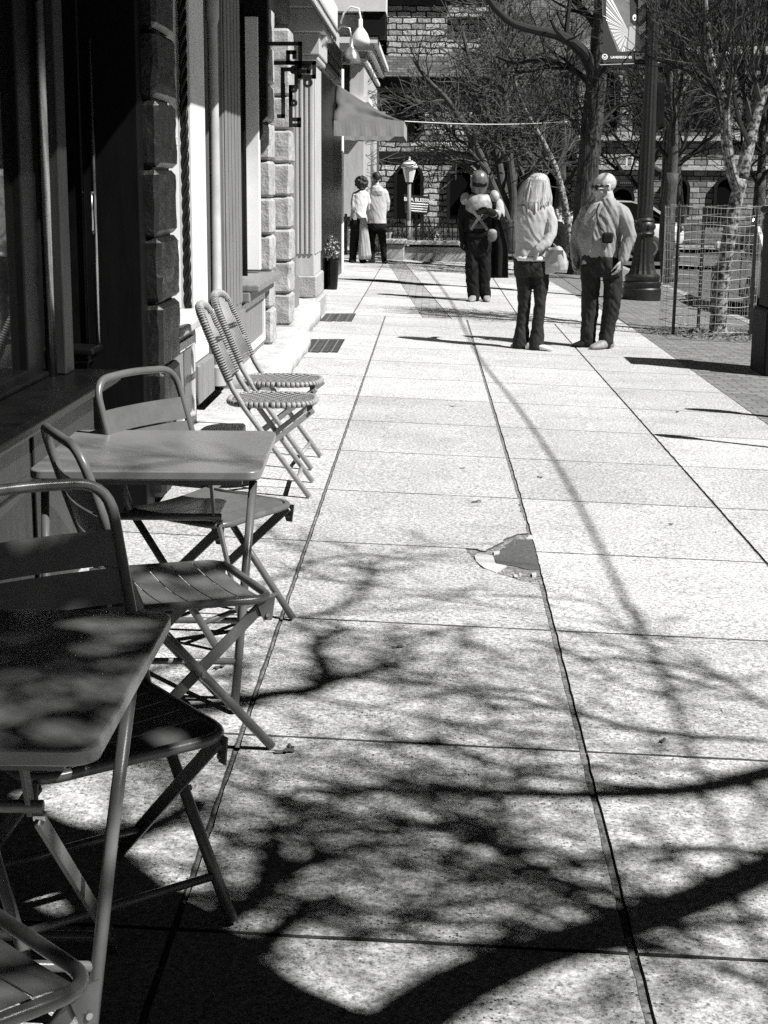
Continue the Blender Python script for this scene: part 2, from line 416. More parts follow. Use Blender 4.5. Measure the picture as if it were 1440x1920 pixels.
YJ = [-.6, .62, 1.84, 3.05, 4.26, 5.51, 6.77, 7.97, 9.2, 10.42, 11.64, 12.86, 14.08, 15.3, 16.5, 17.7, 18.9]
hole = [V((G(*q).x, G(*q).y)) for q in [(996, 1000), (970, 1001), (951, 1008), (934, 1020), (910, 1033), (888, 1034), (887, 1048), (907, 1066), (931, 1075), (961, 1083), (1001, 1095), (1031, 1099)]]
mb = MB(); wj, cj = .0085, .0042
for i in range(len(YJ)-1):
    y0, y1 = YJ[i]+cj, YJ[i+1]-cj
    slab(mb, [(-1.72, y0), (-.54-wj*.6, y0), (-.54-wj*.6, y1), (-1.72, y1)], 0.0032, i*7)
    x0, x1 = -.54+wj*.6, BX(y0)-wj
    if abs(YJ[i]-6.77) < .01:
        slab(mb, [(x0, y0), (hole[5].x, y0)] + [tuple(h) for h in hole[4:0:-1]] + [(BX(hole[0].y)-wj, hole[0].y), (BX(y1)-wj, y1), (x0, y1)], 0.0032, i*7+1, hole=(1, 2, 3, 4, 5, 6))
    elif abs(YJ[i]-5.51) < .01:
        slab(mb, [(x0, y0), (x1, y0), (BX(hole[11].y)-wj, hole[11].y)] + [tuple(h) for h in hole[10:5:-1]] + [(hole[6].x-.03, y1), (x0, y1)], 0.0032, i*7+1, hole=(2, 3, 4, 5, 6, 7))
    else:
        slab(mb, [(x0, y0), (x1, y0), (BX(y1)-wj, y1), (x0, y1)], 0.0032, i*7+1)
    o = .03*((i*37) % 5-2)/2
    slab(mb, [(BX(y0)+wj, y0), (1.55-cj*1.3, y0), (1.55-cj*1.3, y1), (BX(y1)+wj, y1)], .003, i*7+2)
    slab(mb, [(1.55+cj*1.3, y0), (2.5, y0), (2.5, y1), (1.55+cj*1.3, y1)], .003, i*7+3)
structure('pavement', mb, [M_CONC, M_DIRT])
mb = MB(); ys = [18.9+1.55*i for i in range(11)]
for i in range(10):
    y0, y1 = ys[i]+.006, ys[i+1]-.006
    def bx(y): return 2.5 - max(0, y-19)*.037
    def lx(y): return .10 - (y-19)*.062
    slab(mb, [(-2.3, y0), (-.95, y0), (-.95, y1), (-2.3, y1)], .003, i+300)
    slab(mb, [(-.94, y0), (lx(y0)-.18, y0), (lx(y1)-.18, y1), (-.94, y1)], .003, i+340)
    slab(mb, [(lx(y0)+.18, y0), (1.15, y0), (1.15, y1), (lx(y1)+.18, y1)], .003, i+380)
    slab(mb, [(1.16, y0), (bx(y0), y0), (bx(y1), y1), (1.16, y1)], .003, i+420)
structure('far_pavement', mb, [M_CONC2, M_DIRT])
mb = MB()
for i in range(10):
    y0, y1 = ys[i], ys[i+1]; q = [(lx(y0)-.175, y0), (lx(y0)+.175, y0), (lx(y1)+.175, y1), (lx(y1)-.175, y1)]
    mb.add([(a, b, gz(a)-.003) for a, b in q], [(0, 1, 2, 3)])
structure('brick_border', mb, blocks('worn border bricks', .34, .205, .103, .16, 'XY', .3, .004, .006))
# broken slab corner: asphalt plug, rubble below it, cracked fragments
pl = [G(*q) for q in [(926, 1041), (936, 1033), (950, 1019), (967, 1009), (1000, 1012), (1018, 1067), (990, 1066), (955, 1058), (933, 1057), (929, 1050)]]
poly = []
for i in range(len(pl)): poly += edge(pl[i].xy, pl[(i+1) % len(pl)].xy, .006, .02, i+70)
mb = MB(); n = len(poly)
mb.add([(p.x, p.y, gz(p.x)-.004) for p in poly]+[(p.x, p.y, gz(p.x)-.03) for p in poly], [tuple(range(n))]+[(i+n, (i+1) % n+n, (i+1) % n, i) for i in range(n)])
structure('asphalt_patch', mb, M_PATCH)
mb = sheet([.1, .5], [6.1, 7.1], -.011)
structure('hole_bed', mb, M_RUB)
def fragment(px, dz, th, seed, label):
    q = [G(*a) for a in px]; po = []
    for i in range(len(q)): po += edge(q[i].xy, q[(i+1) % len(q)].xy, .005, .02, seed+i)
    k = len(po); m_ = MB()
    m_.add([(p.x, p.y, gz(p.x)+dz) for p in po]+[(p.x, p.y, gz(p.x)+dz-th) for p in po], [tuple(range(k)), tuple(range(2*k-1, k-1, -1))]+[(i+k, (i+1) % k+k, (i+1) % k, i) for i in range(k)])
    single('concrete_fragment', m_, M_CHUNK, label, 'rubble', (q[0].x, q[0].y, gz(q[0].x)+dz-th), 'broken pieces of the slab corner')
fragment([(890, 1041), (896, 1037), (924, 1041), (930, 1056), (950, 1060), (938, 1068), (930, 1073), (908, 1064), (893, 1052)], -.001, .03, 3, 'largest pale slab fragment wedged along the left of the broken paving corner')
fragment([(992, 1003), (998, 1003), (1000, 1011), (986, 1010)], 0, .03, 13, 'pale chip at the top of the broken paving corner against the wide joint')
fragment([(997, 1075), (1004, 1074), (1005, 1079), (998, 1080)], .003, .02, 23, 'small pale chip lying below the dark patch in the broken corner')
fragment([(962, 1079), (970, 1078), (971, 1084), (964, 1083)], .003, .02, 33, 'small pale chip at the lower left rim of the broken corner')
fragment([(925, 1034), (937, 1033), (935, 1038), (926, 1039)], .001, .02, 43, 'thin pale chip on the left tip of the dark asphalt patch')
rr2 = random.Random(5)
mb = MB()
for i in range(300):                     # loose grit in the hole
    u = rr2.random()
    if i % 3: q = G(935+u*94, 1064+u*24+rr2.uniform(-2, 9))
    else: q = G(915+u*75+rr2.uniform(-6, 6), 1032-u*26+rr2.uniform(-5, 7))
    r_ = rr2.uniform(.0015, .0055)*(1.6 if rr2.random() < .08 else 1); z = gz(q.x)-.011
    mb.ell((q.x, q.y, z+r_*.5), (r_, 0, 0), (0, r_*rr2.uniform(.6, 1), 0), (0, 0, r_*.7), 6)
o = structure('loose_grit', mb, M_CHUNK); o['kind'] = 'stuff'; tag(o, 'loose grit and crumbs in the broken paving corner', 'grit')

structure('brick_paving', sheet([2.504, 3.3, 4.2], [-8, 10, 36], 0), M_BRICK)
mb = MB(); mb.cbox(4.2, 4.36, -10, 36, gz(4.2)-.28, gz(4.2)+.004, .012); structure('kerb', mb, M_KERB)
mb = MB(); mb.add([(4.2, -60, gz(4.2)-.13), (14, -60, gz(4.2)-.13), (14, 36, gz(4.2)-.13), (4.2, 36, gz(4.2)-.13)], [(0, 1, 2, 3)])
mb.add([(-30, 36, -.13), (60, 36, -.277), (60, 43, -.277), (-30, 43, -.13)], [(0, 1, 2, 3)]); structure('road', mb, M_ROAD)
mb = MB(); mb.add([(-12, 34.4, gz(-2)+.0), (4.2, 34.4, gz(4.2)-.004), (4.2, 37, gz(4.2)-.1), (-12, 37, gz(-2)-.05)], [(0, 1, 2, 3)])
mb.add([(-12, 43, -.06), (40, 43, -.16), (40, 46, -.16), (-12, 46, -.06)], [(0, 1, 2, 3)])
mb.add([(.55, 34.0, gz(.55)-.02), (4.2, 34, gz(4.2)-.02), (4.2, 34.4, gz(4.2)-.004), (.55, 34.4, gz(.55))], [(0, 1, 2, 3)])
structure('cross_street_pavement', mb, M_CONC2)
mb = MB(); mb.add([(-30, 46, -.05), (60, 46, -.15), (60, 90, 0), (-30, 90, 0)], [(0, 1, 2, 3)]); structure('lawn', mb, M_LAWN)
mb = MB(); mb.add([(14, -60, -.25), (40, -60, -.25), (40, 36, -.25), (14, 36, -.25)], [(0, 1, 2, 3)]); structure('opposite_pavement', mb, M_CONC2)

# pavement vents: two rows of three cast gratings let into the pavement
def grating(px4, label):
    q = [G(*a) for a in px4]
    c = (q[0]+q[1]+q[2]+q[3])/4
    x0, x1 = min(q[0].x, q[3].x), max(q[1].x, q[2].x); y0, y1 = (q[3].y+q[2].y)/2, (q[0].y+q[1].y)/2
    t = thing('pavement_grating', label, 'grating', (c.x, c.y, gz(c.x)), 0, 'gratings let into the pavement by the building')
    m1 = MB(); m1.box(x0, x1, y0, y1, gz(c.x)-.012, gz(c.x)+.003); part('backing', m1, M_DARKIN, t, world=True)
    m2 = MB(); n = 14
    for i in range(n):
        y = y0+(y1-y0)*(i+.5)/n; m2.box(x0+.004, x1-.004, y-.010, y+.010, gz(c.x)+.0032, gz(c.x)+.007)
    m2.box((x0+x1)/2-.006, (x0+x1)/2+.006, y0, y1, gz(c.x)+.0032, gz(c.x)+.0085)
    part('slats', m2, M_PRINTG, t, world=True)
for i, (a, w) in enumerate(((578, 21), (600, 16), (619, 15))):
    s = ('leftmost', 'middle', 'rightmost')[i]
    grating([(a-1+7, 636), (a+w+5, 636), (a+w-1, 661), (a-6, 661)], s+' pavement grating of the nearer row of three beside the plinth')
for i, (a, w) in enumerate(((608, 15), (627, 14), (645, 14))):
    s = ('leftmost', 'middle', 'rightmost')[i]
    grating([(a+3, 588), (a+w+3, 588), (a+w, 603), (a, 603)], s+' pavement grating of the farther row of three beside the plinth')

# ================================================================== LEFT ROW OF BUILDINGS
# ---- dark painted corner shop (nearest)
A = thing('dark_shopfront', 'nearest shopfront at left, painted black, with reflecting window and black quoin stones', 'building', (-1.5, 4, .05))
def W(name, mb, m, par, **k): return part(name, mb, m, par, world=True, **k)
mb = MB(); mb.box(-1.75, -1.43, -3, 6.42, .0, .755)
for i in range(6):
    y0 = 6.36-1.05*(i+1)+.06; y1 = 6.36-1.05*i
    if y0 < -3: break
    mb.box(-1.43, -1.418, y0, y1, .60, .74); mb.box(-1.43, -1.418, y0, y1, .10, .56)
W('bulkhead', mb, M_DWOOD2, A, bevel=.006)
mb = MB(); mb.cbox(-1.74, -1.335, -3, 6.56, .765, .825, .014); mb.box(-1.74, -1.38, -3, 6.5, .745, .768)
win = MB(); win.box(-1.645, -1.635, -3, 6.03, .86, 3.2)
wn = W('window', win, M_GLASS, A)
W('sill', mb, M_BLACK, wn, bevel=.006)
mb = MB(); mb.box(-1.72, -1.60, 6.03, 6.26, .826, 3.3); mb.box(-1.72, -1.60, -3, 6.03, .826, .88); mb.box(-1.68, -1.575, -3, 6.26, .826, .850)
mb.box(-1.72, -1.60, 2.6, 2.8, .88, 3.3)
W('frame', mb, M_BLACK, wn, bevel=.008)
mb = MB(); mb.tube([(-1.572, 6.29, .826), (-1.572, 6.29, 3.3)], .023, 20); W('bead', mb, M_BEAD, wn, smooth=True)
mb = MB(); mb.box(-1.60, -1.52, 6.325, 6.475, .826, 3.3); W('corner_post', mb, M_DWOOD2, wn, bevel=.006)
# recessed entrance
mb = MB(); mb.box(-2.5, -2.42, 6.4, 7.2, .05, 3.3)
d = W('door', mb, M_BLACK, A, bevel=.005)
mb = MB(); mb.box(-2.43, -1.6, 7.12, 7.16, .05, 3.3); mb.box(-2.4, -1.53, 6.9, 7.12, .845, .875); mb.box(-2.4, -1.56, 6.96, 7.12, .80, .845); W('side_panel', mb, M_BLACK, A, bevel=.01)
hp = P(172, 395, 7.06)
mb = MB(); mb.tube([hp+V((0, 0, -.10)), hp+V((.008, -.035, -.08)), hp+V((.008, -.035, .06)), hp+V((0, 0, .08))], .008, 8); W('handle', mb, M_STEEL, d, smooth=True)
mb = MB(); mb.tube([(-1.545, 7.09, .88), (-1.545, 7.09, 2.25)], .012, 10); W('door_bead', mb, M_BEAD, A, smooth=True)
mb = MB(); mb.box(-1.66, -1.345, 7.14, 7.34, .05, 3.3); W('pier', mb, M_DWOOD, A, bevel=.006)
def quoins(par, m, x0, x1, y0, y1, z0, dz, n, ch=.04, alt=0, seed=0):
    mb = MB(); r = random.Random(seed)
    for i in range(n):
        e = alt if i % 2 else 0
        z = z0+i*dz
        bm = bmesh.new(); bmesh.ops.create_cube(bm, size=1.0); X1_, Y0_ = x1+r.uniform(-.006, .006), y0+r.uniform(-.008, .008)
        bmesh.ops.scale(bm, vec=(X1_-x0, y1+e-Y0_, dz-.012), verts=bm.verts); bmesh.ops.translate(bm, vec=((x0+X1_)/2, (Y0_+y1+e)/2, z+dz/2), verts=bm.verts)
        bmesh.ops.bevel(bm, geom=list(bm.edges), offset=ch, segments=1, affect='EDGES')
        bmesh.ops.triangulate(bm, faces=[f for f in bm.faces if len(f.verts) == 3])
        bmesh.ops.subdivide_edges(bm, edges=[e_ for e_ in bm.edges if e_.calc_length() > .06], cuts=7, use_grid_fill=True)
        for v in bm.verts:
            q = v.co*11+V((seed*5, i*3.1, 0)); k_ = noise.noise(q)+.6*noise.noise(q*2.7); q2 = v.co*5+V((i*7, 0, seed)); c_ = max(0, noise.noise(q2)-.28)
            v.co += V((.006*k_-.03*c_, .006*noise.noise(q+V((9, 9, 9)))+.02*c_, .004*noise.noise(q+V((0, 5, 2)))))
        bm.verts.index_update(); mb.add([v.co.copy() for v in bm.verts], [tuple(v.index for v in f.verts) for f in bm.faces]); bm.free()
    mb.box(x0, x1-ch*1.1-.012, y0+ch*1.1+.012, y1-ch*1.1-.012, z0, z0+n*dz)
    return W('quoin_column', mb, m, par)
quoins(A, M_DSTONE, -1.60, -1.275, 7.27, 7.80, .10, .3165, 11, .022, 0, 1)
mb = MB(); mb.box(-8, -1.76, -3, 8.2, 0, 9); mb.box(-1.77, -1.30, -3, 8.2, 3.35, 9); W('wall', mb, M_DWOOD, A)
mb = MB(); mb.prism([(-1.3, 3.52), (-.30, 3.30), (-.30, 3.36), (-1.3, 3.70)], lambda a, b: (a, -3, b), lambda a, b: (a, 8.25, b)); W('unseen_canopy', mb, M_AWND, A)  # unseen canopy, added to shade the upper part of this shopfront

# ---- pale shopfront with quoined piers
B = thing('pale_shopfront', 'second shopfront from the left edge, white trim with pale quoined piers', 'building', (-1.5, 13, .05))
mb = MB(); mb.box(-8, -1.75, 8.2, 19.4, 0, 9.5); mb.box(-1.75, -1.62, 8.2, 19.4, 2.95, 9.5); mb.box(-1.75, -1.66, 13.5, 19.4, 0, 2.95); W('wall', mb, M_GREYP, B)
mb = MB(); mb.prism([(-1.62, 3.46), (-.42, 3.32), (-.42, 3.39), (-1.62, 3.66)], lambda a, b: (a, 8.3, b), lambda a, b: (a, 13.15, b)); W('unseen_canopy', mb, M_AWND, B)
# window with lettering, twisted mullion, white pier
mb = MB(); mb.box(-1.49, -1.475, 7.86, 9.08, .89, 2.95)
w2 = W('window', mb, M_BLIND, B)
mb = MB(); mb.box(-1.56, -1.27, 7.84, 9.1, .835, .885); mb.box(-1.54, -1.36, 7.84, 9.1, .78, .835); W('sill', mb, M_PALE, w2, bevel=.01)
mb = MB(); mb.box(-1.55, -1.40, 7.84, 9.1, .20, .78); W('bulkhead', mb, M_GREYP, B)
mb = MB()
for (y0, y1, z0, z1) in ((7.9, 8.98, .69, .74), (7.9, 8.98, .24, .29), (8.93, 8.985, .29, .69), (7.9, 7.95, .29, .69)): mb.box(-1.40, -1.385, y0, y1, z0, z1)
W('bulkhead_trim', mb, M_WHITE, B)
mb = MB(); n = 150
for k in range(3):
    pts = [(-1.44+.013*cos(t), 9.09+.013*sin(t), .886+2.05*i/n) for i in range(n+1) for t in [i*.36+k*2.094]]
    mb.tube(pts, .013, 6)
W('twisted_mullion', mb, M_BLACK, w2, smooth=True)
text_part('lettering', 'DINING', .082, M_INK, w2, P(301, 297, 8.58)+V((.0, 0, 0)), (0, .93, .0), (0, 0, 1)) if False else None
def glass_text(body, size, yend, z):
    me = text_mesh(body, size, .001, .0, 1.05, 'RIGHT'); off = V((-1.473, yend, z))-wloc(w2)
    for v in me.vertices: v.co = off + V((0, 1, 0))*v.co.x*.9 + V((0, 0, 1))*v.co.y + V((1, 0, 0))*v.co.z
    me.materials.clear(); link('lettering', me, M_WHITE, w2)
glass_text('DINING', .125, 9.05, 1.80); glass_text('ED', .095, 9.02, 1.235); glass_text('LI', .095, 9.02, 1.12)
mb = MB(); mb.box(-1.72, -1.405, 9.14, 9.70, .55, 2.95); W('white_pier', mb, M_WHITE, B, bevel=.008)
mb = MB(); mb.cbox(-1.72, -1.375, 9.1, 9.73, .30, .545, .012); W('pier_base', mb, M_GREYP, B)
mb = MB(); mb.lathe([(.055, .30), (.055, .42), (.038, .44), (.038, .80), (.048, .81), (.048, .86), (.036, .88), (.032, 2.6), (.045, 2.64), (.045, 2.95)], 24, (-1.40, 10.05, 0)); W('round_column', mb, mat('grey column paint', .42, .5, .15, 5), B, auto=40)
mb = MB(); mb.box(-1.8, -1.74, 9.6, 11.6, .3, 2.95); W('shop_door', mb, M_BLACK, B)
mb = MB(); mb.box(-1.60, -1.40, 10.5, 11.4, .30, 2.95)
for k in range(5): mb.box(-1.40, -1.388, 10.53+k*.18, 10.65+k*.18, .75, 2.9)
for k in range(3): mb.box(-1.585+k*.062, -1.545+k*.062, 10.485, 10.5, .75, 2.9)
mb.box(-1.62, -1.375, 10.47, 11.43, .30, .70); W('fluted_pilaster', mb, M_GREYP, B, bevel=.006)
# second window
mb = MB(); mb.box(-1.62, -1.60, 11.43, 13.2, .90, 2.95); w3 = W('window', mb, M_BLIND, B)
mb = MB(); mb.box(-1.62, -1.43, 11.43, 11.55, .9, 2.95); mb.box(-1.62, -1.43, 12.95, 13.05, .9, 2.95); mb.box(-1.62, -1.47, 12.2, 12.26, .9, 2.95); W('frame', mb, M_WHITE, w3, bevel=.006)
mb = MB(); mb.tube([(-1.46, 12.12, .9), (-1.46, 12.12, 2.95)], .022, 10); W('mullion', mb, M_BLACK, w3, smooth=True)
mb = MB(); mb.box(-1.62, -1.27, 11.43, 13.2, .82, .875); mb.box(-1.6, -1.34, 11.43, 13.2, .74, .82); W('sill', mb, M_GREYP, w3, bevel=.012)
mb = MB(); mb.box(-1.62, -1.43, 11.43, 13.2, .25, .74); W('bulkhead', mb, M_GREYP, B)
mb = MB()
for (y0, y1, z0, z1) in ((11.5, 13.15, .66, .71), (11.5, 13.15, .30, .35), (13.08, 13.15, .35, .66), (11.5, 11.56, .35, .66)): mb.box(-1.43, -1.412, y0, y1, z0, z1)
W('bulkhead_trim', mb, M_WHITE, B)
quoins(B, M_STONE, -1.66, -1.365, 13.25, 13.62, .235, .315, 9, .022, 0, 2)
quoins(B, M_STONE, -1.66, -1.365, 15.12, 15.55, .235, .315, 9, .022, 0, 3)
# plinths
def rough(mb, amp, f, sd=0):
    for i, v in enumerate(mb.v):
        v += V((noise.noise(v*f+V((sd, 0, 0))), noise.noise(v*f+V((0, sd, 7))), noise.noise(v*f+V((3, 0, sd)))))*amp
    return mb
def plinth(x0, x1, y0, y1, z0, z1, name='plinth', m=M_PLINTH):
    bm = bmesh.new(); bmesh.ops.create_cube(bm, size=1.0)
    bmesh.ops.scale(bm, vec=(x1-x0, y1-y0, z1-z0), verts=bm.verts); bmesh.ops.translate(bm, vec=((x0+x1)/2, (y0+y1)/2, (z0+z1)/2), verts=bm.verts)
    bmesh.ops.bevel(bm, geom=list(bm.edges), offset=.05, segments=3, affect='EDGES')
    bmesh.ops.subdivide_edges(bm, edges=[e for e in bm.edges if e.calc_length() > .25], cuts=12, use_grid_fill=True)
    m_ = MB(); bm.verts.ensure_lookup_table()
    m_.add([v.co.copy() for v in bm.verts], [tuple(v.index for v in f.verts) for f in bm.faces]); bm.free()
    rough(m_, .022, 5, 3); W(name, m_, m, B, smooth=True)
plinth(-1.7, -1.16, 11.7, 15.05, -.05, .245)
plinth(-1.7, -1.28, 15.65, 18.1, -.05, .30)
mb = MB(); mb.cbox(-1.7, -1.10, 8.25, 9.55, -.02, .20, .012); W('step', mb, M_PLINTH, B)
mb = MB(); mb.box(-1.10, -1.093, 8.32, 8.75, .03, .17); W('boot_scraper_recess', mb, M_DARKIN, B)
mb = MB(); mb.box(-1.66, -1.47, 16.1, 16.9, .3, 3.2); mb.box(-1.66, -1.44, 16.05, 16.95, .28, .62); W('timber_pilaster', mb, M_GREYP, B, bevel=.008)
mb = MB(); mb.box(-1.60, -1.37, 18.2, 19.3, .55, 3.0)
for k in range(4): mb.box(-1.58+k*.055, -1.548+k*.055, 18.18, 18.2, .8, 2.95)
for k in range(3): mb.box(-1.37, -1.352, 18.28+k*.34, 18.52+k*.34, .8, 2.95)
W('pilaster', mb, M_PALE, B, bevel=.006)
mb = MB(); mb.cbox(-1.64, -1.335, 18.13, 19.36, .29, .55, .015); mb.cbox(-1.5, -1.30, 18.05, 19.38, .0, .28, .02); W('pilaster_base', mb, M_STONE, B)
mb = MB(); mb.box(-1.66, -1.31, 18.1, 19.36, 3.0, 3.06); mb.box(-1.66, -1.29, 18.05, 19.38, 3.06, 3.30); mb.box(-2.2, -1.24, 17.95, 19.4, 3.30, 3.56); mb.box(-2.2, -1.2, 17.9, 19.4, 3.56, 3.66)
W('entablature', mb, M_PALE, B, bevel=.01)
mb = MB(); mb.prism([(0, 0), (.30, .0), (.30, -.05), (.24, -.09), (.16, -.12), (.11, -.2), (.09, -.3), (0, -.34)], lambda a, b: (-1.37+a*.45, 18.4, 3.3+b), lambda a, b: (-1.37+a*.45, 18.6, 3.3+b)); W('bracket', mb, M_PALE, B, bevel=.006)
# scalloped awning strip along the cornice
mb = MB(); n = 27
for i in range(n):
    y0, y1 = 15.3+i*.16, 15.3+(i+1)*.16; k = 8
    for (dx, dz, dd, mi) in ((0, 0, .0, 1), (.004, .0, .045, 0), (.008, .0, .10, 1), (.012, 0, .14, 0)):
        ts = [j/k for j in range(k+1)]
        lo = [(-1.19+dx, y0+(y1-y0)*t, 3.40+dz+dd - .07*sin(pi*t)) for t in ts]
        hi = [(-1.19+dx, y0+(y1-y0)*t, 3.74) for t in ts]
        lo2 = [(-1.200+dx, b, c) for a, b, c in lo]; hi2 = [(-1.200+dx, b, c) for a, b, c in hi]
        m = len(ts); vs = lo+hi+lo2+hi2
        mb.add(vs, [(j, j+1, m+j+1, m+j) for j in range(k)]+[(2*m+j+1, 2*m+j, 3*m+j, 3*m+j+1) for j in range(k)]+[(j+1, j, 2*m+j, 2*m+j+1) for j in range(k)], mi)
o = W('scalloped_valance', mb, [M_WHITE, M_AWND], B)
mb = MB(); mb.prism([(-1.20, 3.74), (-1.19, 3.76), (-1.66, 4.35), (-1.68, 4.33)], lambda a, b: (a, 15.3, b), lambda a, b: (a, 19.62, b)); W('sloping_canvas', mb, M_AWND, B)
# ---- blade sign with a key-pattern iron bracket
S = thing('hanging_sign', 'black blade sign with square key pattern iron scrollwork projecting from the pale shopfront', 'sign', (-1.5, 13.05, 2.6))
mb = MB(); mb.prism([(-1.62, 1.98), (-1.42, 1.98), (-1.40, 2.02), (-1.40, 2.12), (-1.365, 2.16), (-1.365, 2.58), (-1.352, 2.66), (-1.352, 3.3), (-1.62, 3.3)], lambda a, b: (a, 12.98, b), lambda a, b: (a, 13.1, b)); W('sign_board', mb, M_BLACK, S, bevel=.006)
mb = MB()
def key(px, w=.032):
    pts = [P(a, b, 13.05) for a, b in px]
    for a, b in zip(pts, pts[1:]):
        d_ = (b-a).normalized()*w*.5; mb.bar(a-d_, b+d_, .022, w, (0, 1, 0))
key([(505, 82), (563, 82), (563, 118), (540, 118), (540, 98), (552, 98), (552, 107)])
key([(517, 118), (589, 118), (589, 144), (562, 144), (562, 124), (579, 124), (579, 134), (569, 134)])
key([(556, 118), (556, 300-140)]); key([(556, 130), (530, 130), (530, 180)])
key([(556, 163), (545, 163), (545, 235), (561, 235), (561, 224), (551, 224)])
key([(531, 160), (531, 218), (523, 218)]); key([(545, 163), (545, 195)])
for q, r_ in (((577, 155), .028), ((551, 131), .022), ((551, 167), .018), ((551, 193), .018)):
    c = P(*q, 13.05); mb.tube([c+V((cos(t)*r_, 0, sin(t)*r_)) for t in [2*pi*i/20 for i in range(20)]], .013, 6, closed=True)
W('iron_bracket', mb, M_IRON, S)

# ---- third building with the canvas awning
C3 = thing('awning_building', 'dark trimmed corner building at left carrying the canvas awning and gooseneck lamps', 'building', (-1.9, 24, .05))
mb = MB(); mb.box(-9, -1.66, 19.4, 28.2, 0, 4.2); mb.box(-9, -1.8, 19.4, 28.2, 4.2, 11); W('wall', mb, M_PALE, C3)
mb = MB(); mb.box(-1.66, -1.38, 19.45, 19.75, .0, 3.3); W('dark_pier', mb, M_BLACK, C3, bevel=.01)
mb = MB(); mb.box(-1.66, -1.50, 20.6, 21.2, .0, 3.3); mb.box(-1.66, -1.58, 21.3, 27.6, .0, 3.2); W('dark_shopfront_panel', mb, M_BLACK, C3, bevel=.01)
mb = MB(); mb.box(-1.66, -1.45, 20.0, 20.2, .0, 3.5); W('white_pier', mb, M_WHITE, C3, bevel=.01)
mb = MB(); mb.tube([(-1.60, 27.9, .1), (-1.60, 27.9, 3.6)], .04, 8); W('white_corner_bead', mb, M_WHITE, C3)
mb = MB()
for k in range(18): mb.prism([(-1.8, 4.95), (-1.44, 5.0), (-1.44, 5.12), (-1.8, 5.5)], lambda a, b, k=k: (a, 19.8+k*.42, b), lambda a, b, k=k: (a, 20.0+k*.42, b))
mb.box(-1.82, -1.66, 19.4, 28.2, 4.9, 5.6); W('dark_bracketed_cornice', mb, M_BLACK, C3)
mb = MB()
for k in range(3): mb.box(-1.68, -1.60, 22.0, 28.2, 3.34+k*.14, 3.42+k*.14)
for k in range(18): mb.box(-1.67, -1.60, 22.1+k*.33, 22.2+k*.33, 3.45, 3.9)
W('dark_frieze', mb, M_BLACK, C3)
mb = MB()
for k in range(3):
    y = 20.5+k*2.6; mb.box(-1.805, -1.78, y, y+1.2, 6.1, 9.0)
W('upper_window', mb, M_GLASS, C3)
# gooseneck lamps above the frieze
def goose(c, s, mt, label):
    t = thing('gooseneck_lamp', label, 'lamp', c, 0, 'gooseneck lamps on the awning building')
    m1 = MB(); m1.tube([V((-.30, 0, -.05))*s, V((-.26, 0, .10))*s, V((-.15, 0, .20))*s, V((-.03, 0, .17))*s, V((0, 0, .04))*s, V((0, 0, -.10))*s], .016*s, 8); part('arm', m1, mt, t, smooth=True)
    m2 = MB(); m2.lathe([(.03*s, 0.02*s), (.035*s, -.10*s), (.06*s, -.13*s), (.11*s, -.20*s), (.14*s, -.28*s), (.15*s, -.36*s), (.14*s, -.36*s), (.10*s, -.25*s), (.02*s, -.16*s)], 20)
    part('lamp_shade', m2, mt, t, smooth=True)
goose(P(659, 75, 24.5), 1.0, mat('brushed lamp metal', .30, .3, .2, 8, metal=.6), 'grey metal gooseneck lamp with bell shade above the awning')
goose(P(676, 38, 26.8), 1.1, M_WHITE, 'white gooseneck lamp higher up behind the grey one')
# canvas awning
AW = thing('canvas_awning', 'hipped grey canvas awning with pale valance over the pavement', 'awning', (-1.6, 25, 2.3))
def aw(k, y0, y1):
    # profile in X-Z : concave slope from the wall down to the outer edge
    return [(-1.67+1.19*t, 3.40 - .95*(1-(1-t)**1.7)*.84 + .0) for t in [i/10 for i in range(11)]]
mb = MB(); prof = [(-1.56+1.12*t, 3.22-.62*(1-(1-t)**1.25)) for t in [i/12 for i in range(13)]]
NY = 14; y0a, y1a = 25.0, 28.1
vs, fs = [], []
for i, (x, z) in enumerate(prof):
    t = i/12
    for j in range(NY+1):
        yy = (y0a+.9*(1-t)) + ((y1a-.9*(1-t))-(y0a+.9*(1-t)))*j/NY
        vs.append((x, yy, z - .02*sin(j*1.9)*t*(1-t)*2))
for i in range(12):
    for j in range(NY): fs.append((i*(NY+1)+j, i*(NY+1)+j+1, (i+1)*(NY+1)+j+1, (i+1)*(NY+1)+j))
mb.add(vs, fs)
# hipped end panel facing the camera: from the slope's edge down to the end valance
n = 24; vs, fs = [], []
for i, (x, z) in enumerate(prof):
    t = i/12; ye = y0a+.9*(1-t); zlow = 2.60
    for j in range(n+1):
        s = j/n; xx = x; yy = ye*(1-s)+y0a*s; zz = z*(1-s)+zlow*s
        sag = -.05*sin(pi*s)*(1-t) + .045*sin(10*s+9*t+2*sin(5*t))*sin(pi*s)*(1-t*.6) + .04*noise.noise((t*9-s*3, s*3, 2))*sin(pi*s)
        vs.append((xx, yy-sag*.5-.0, zz+sag*.6))
for i in range(12):
    for j in range(n): fs.append((i*(n+1)+j, i*(n+1)+j+1, (i+1)*(n+1)+j+1, (i+1)*(n+1)+j))
mb.add(vs, fs); o = W('canvas', mb, M_AWN, AW, smooth=True)
so = o.modifiers.new('thick', 'SOLIDIFY'); so.thickness = .006
mb = MB()
def val(a, b, k=24):
    a, b = V(a), V(b); nn = V((b-a).cross(V((0, 0, 1)))).normalized()
    vs = []
    for i in range(k+1):
        p = a+(b-a)*i/k; w = .003*sin(i*1.3)
        vs += [p, p+nn*w+V((0, 0, -.24-.003*sin(i*.9)))]
    mb.add(vs, [(2*i, 2*i+1, 2*i+3, 2*i+2) for i in range(k)])
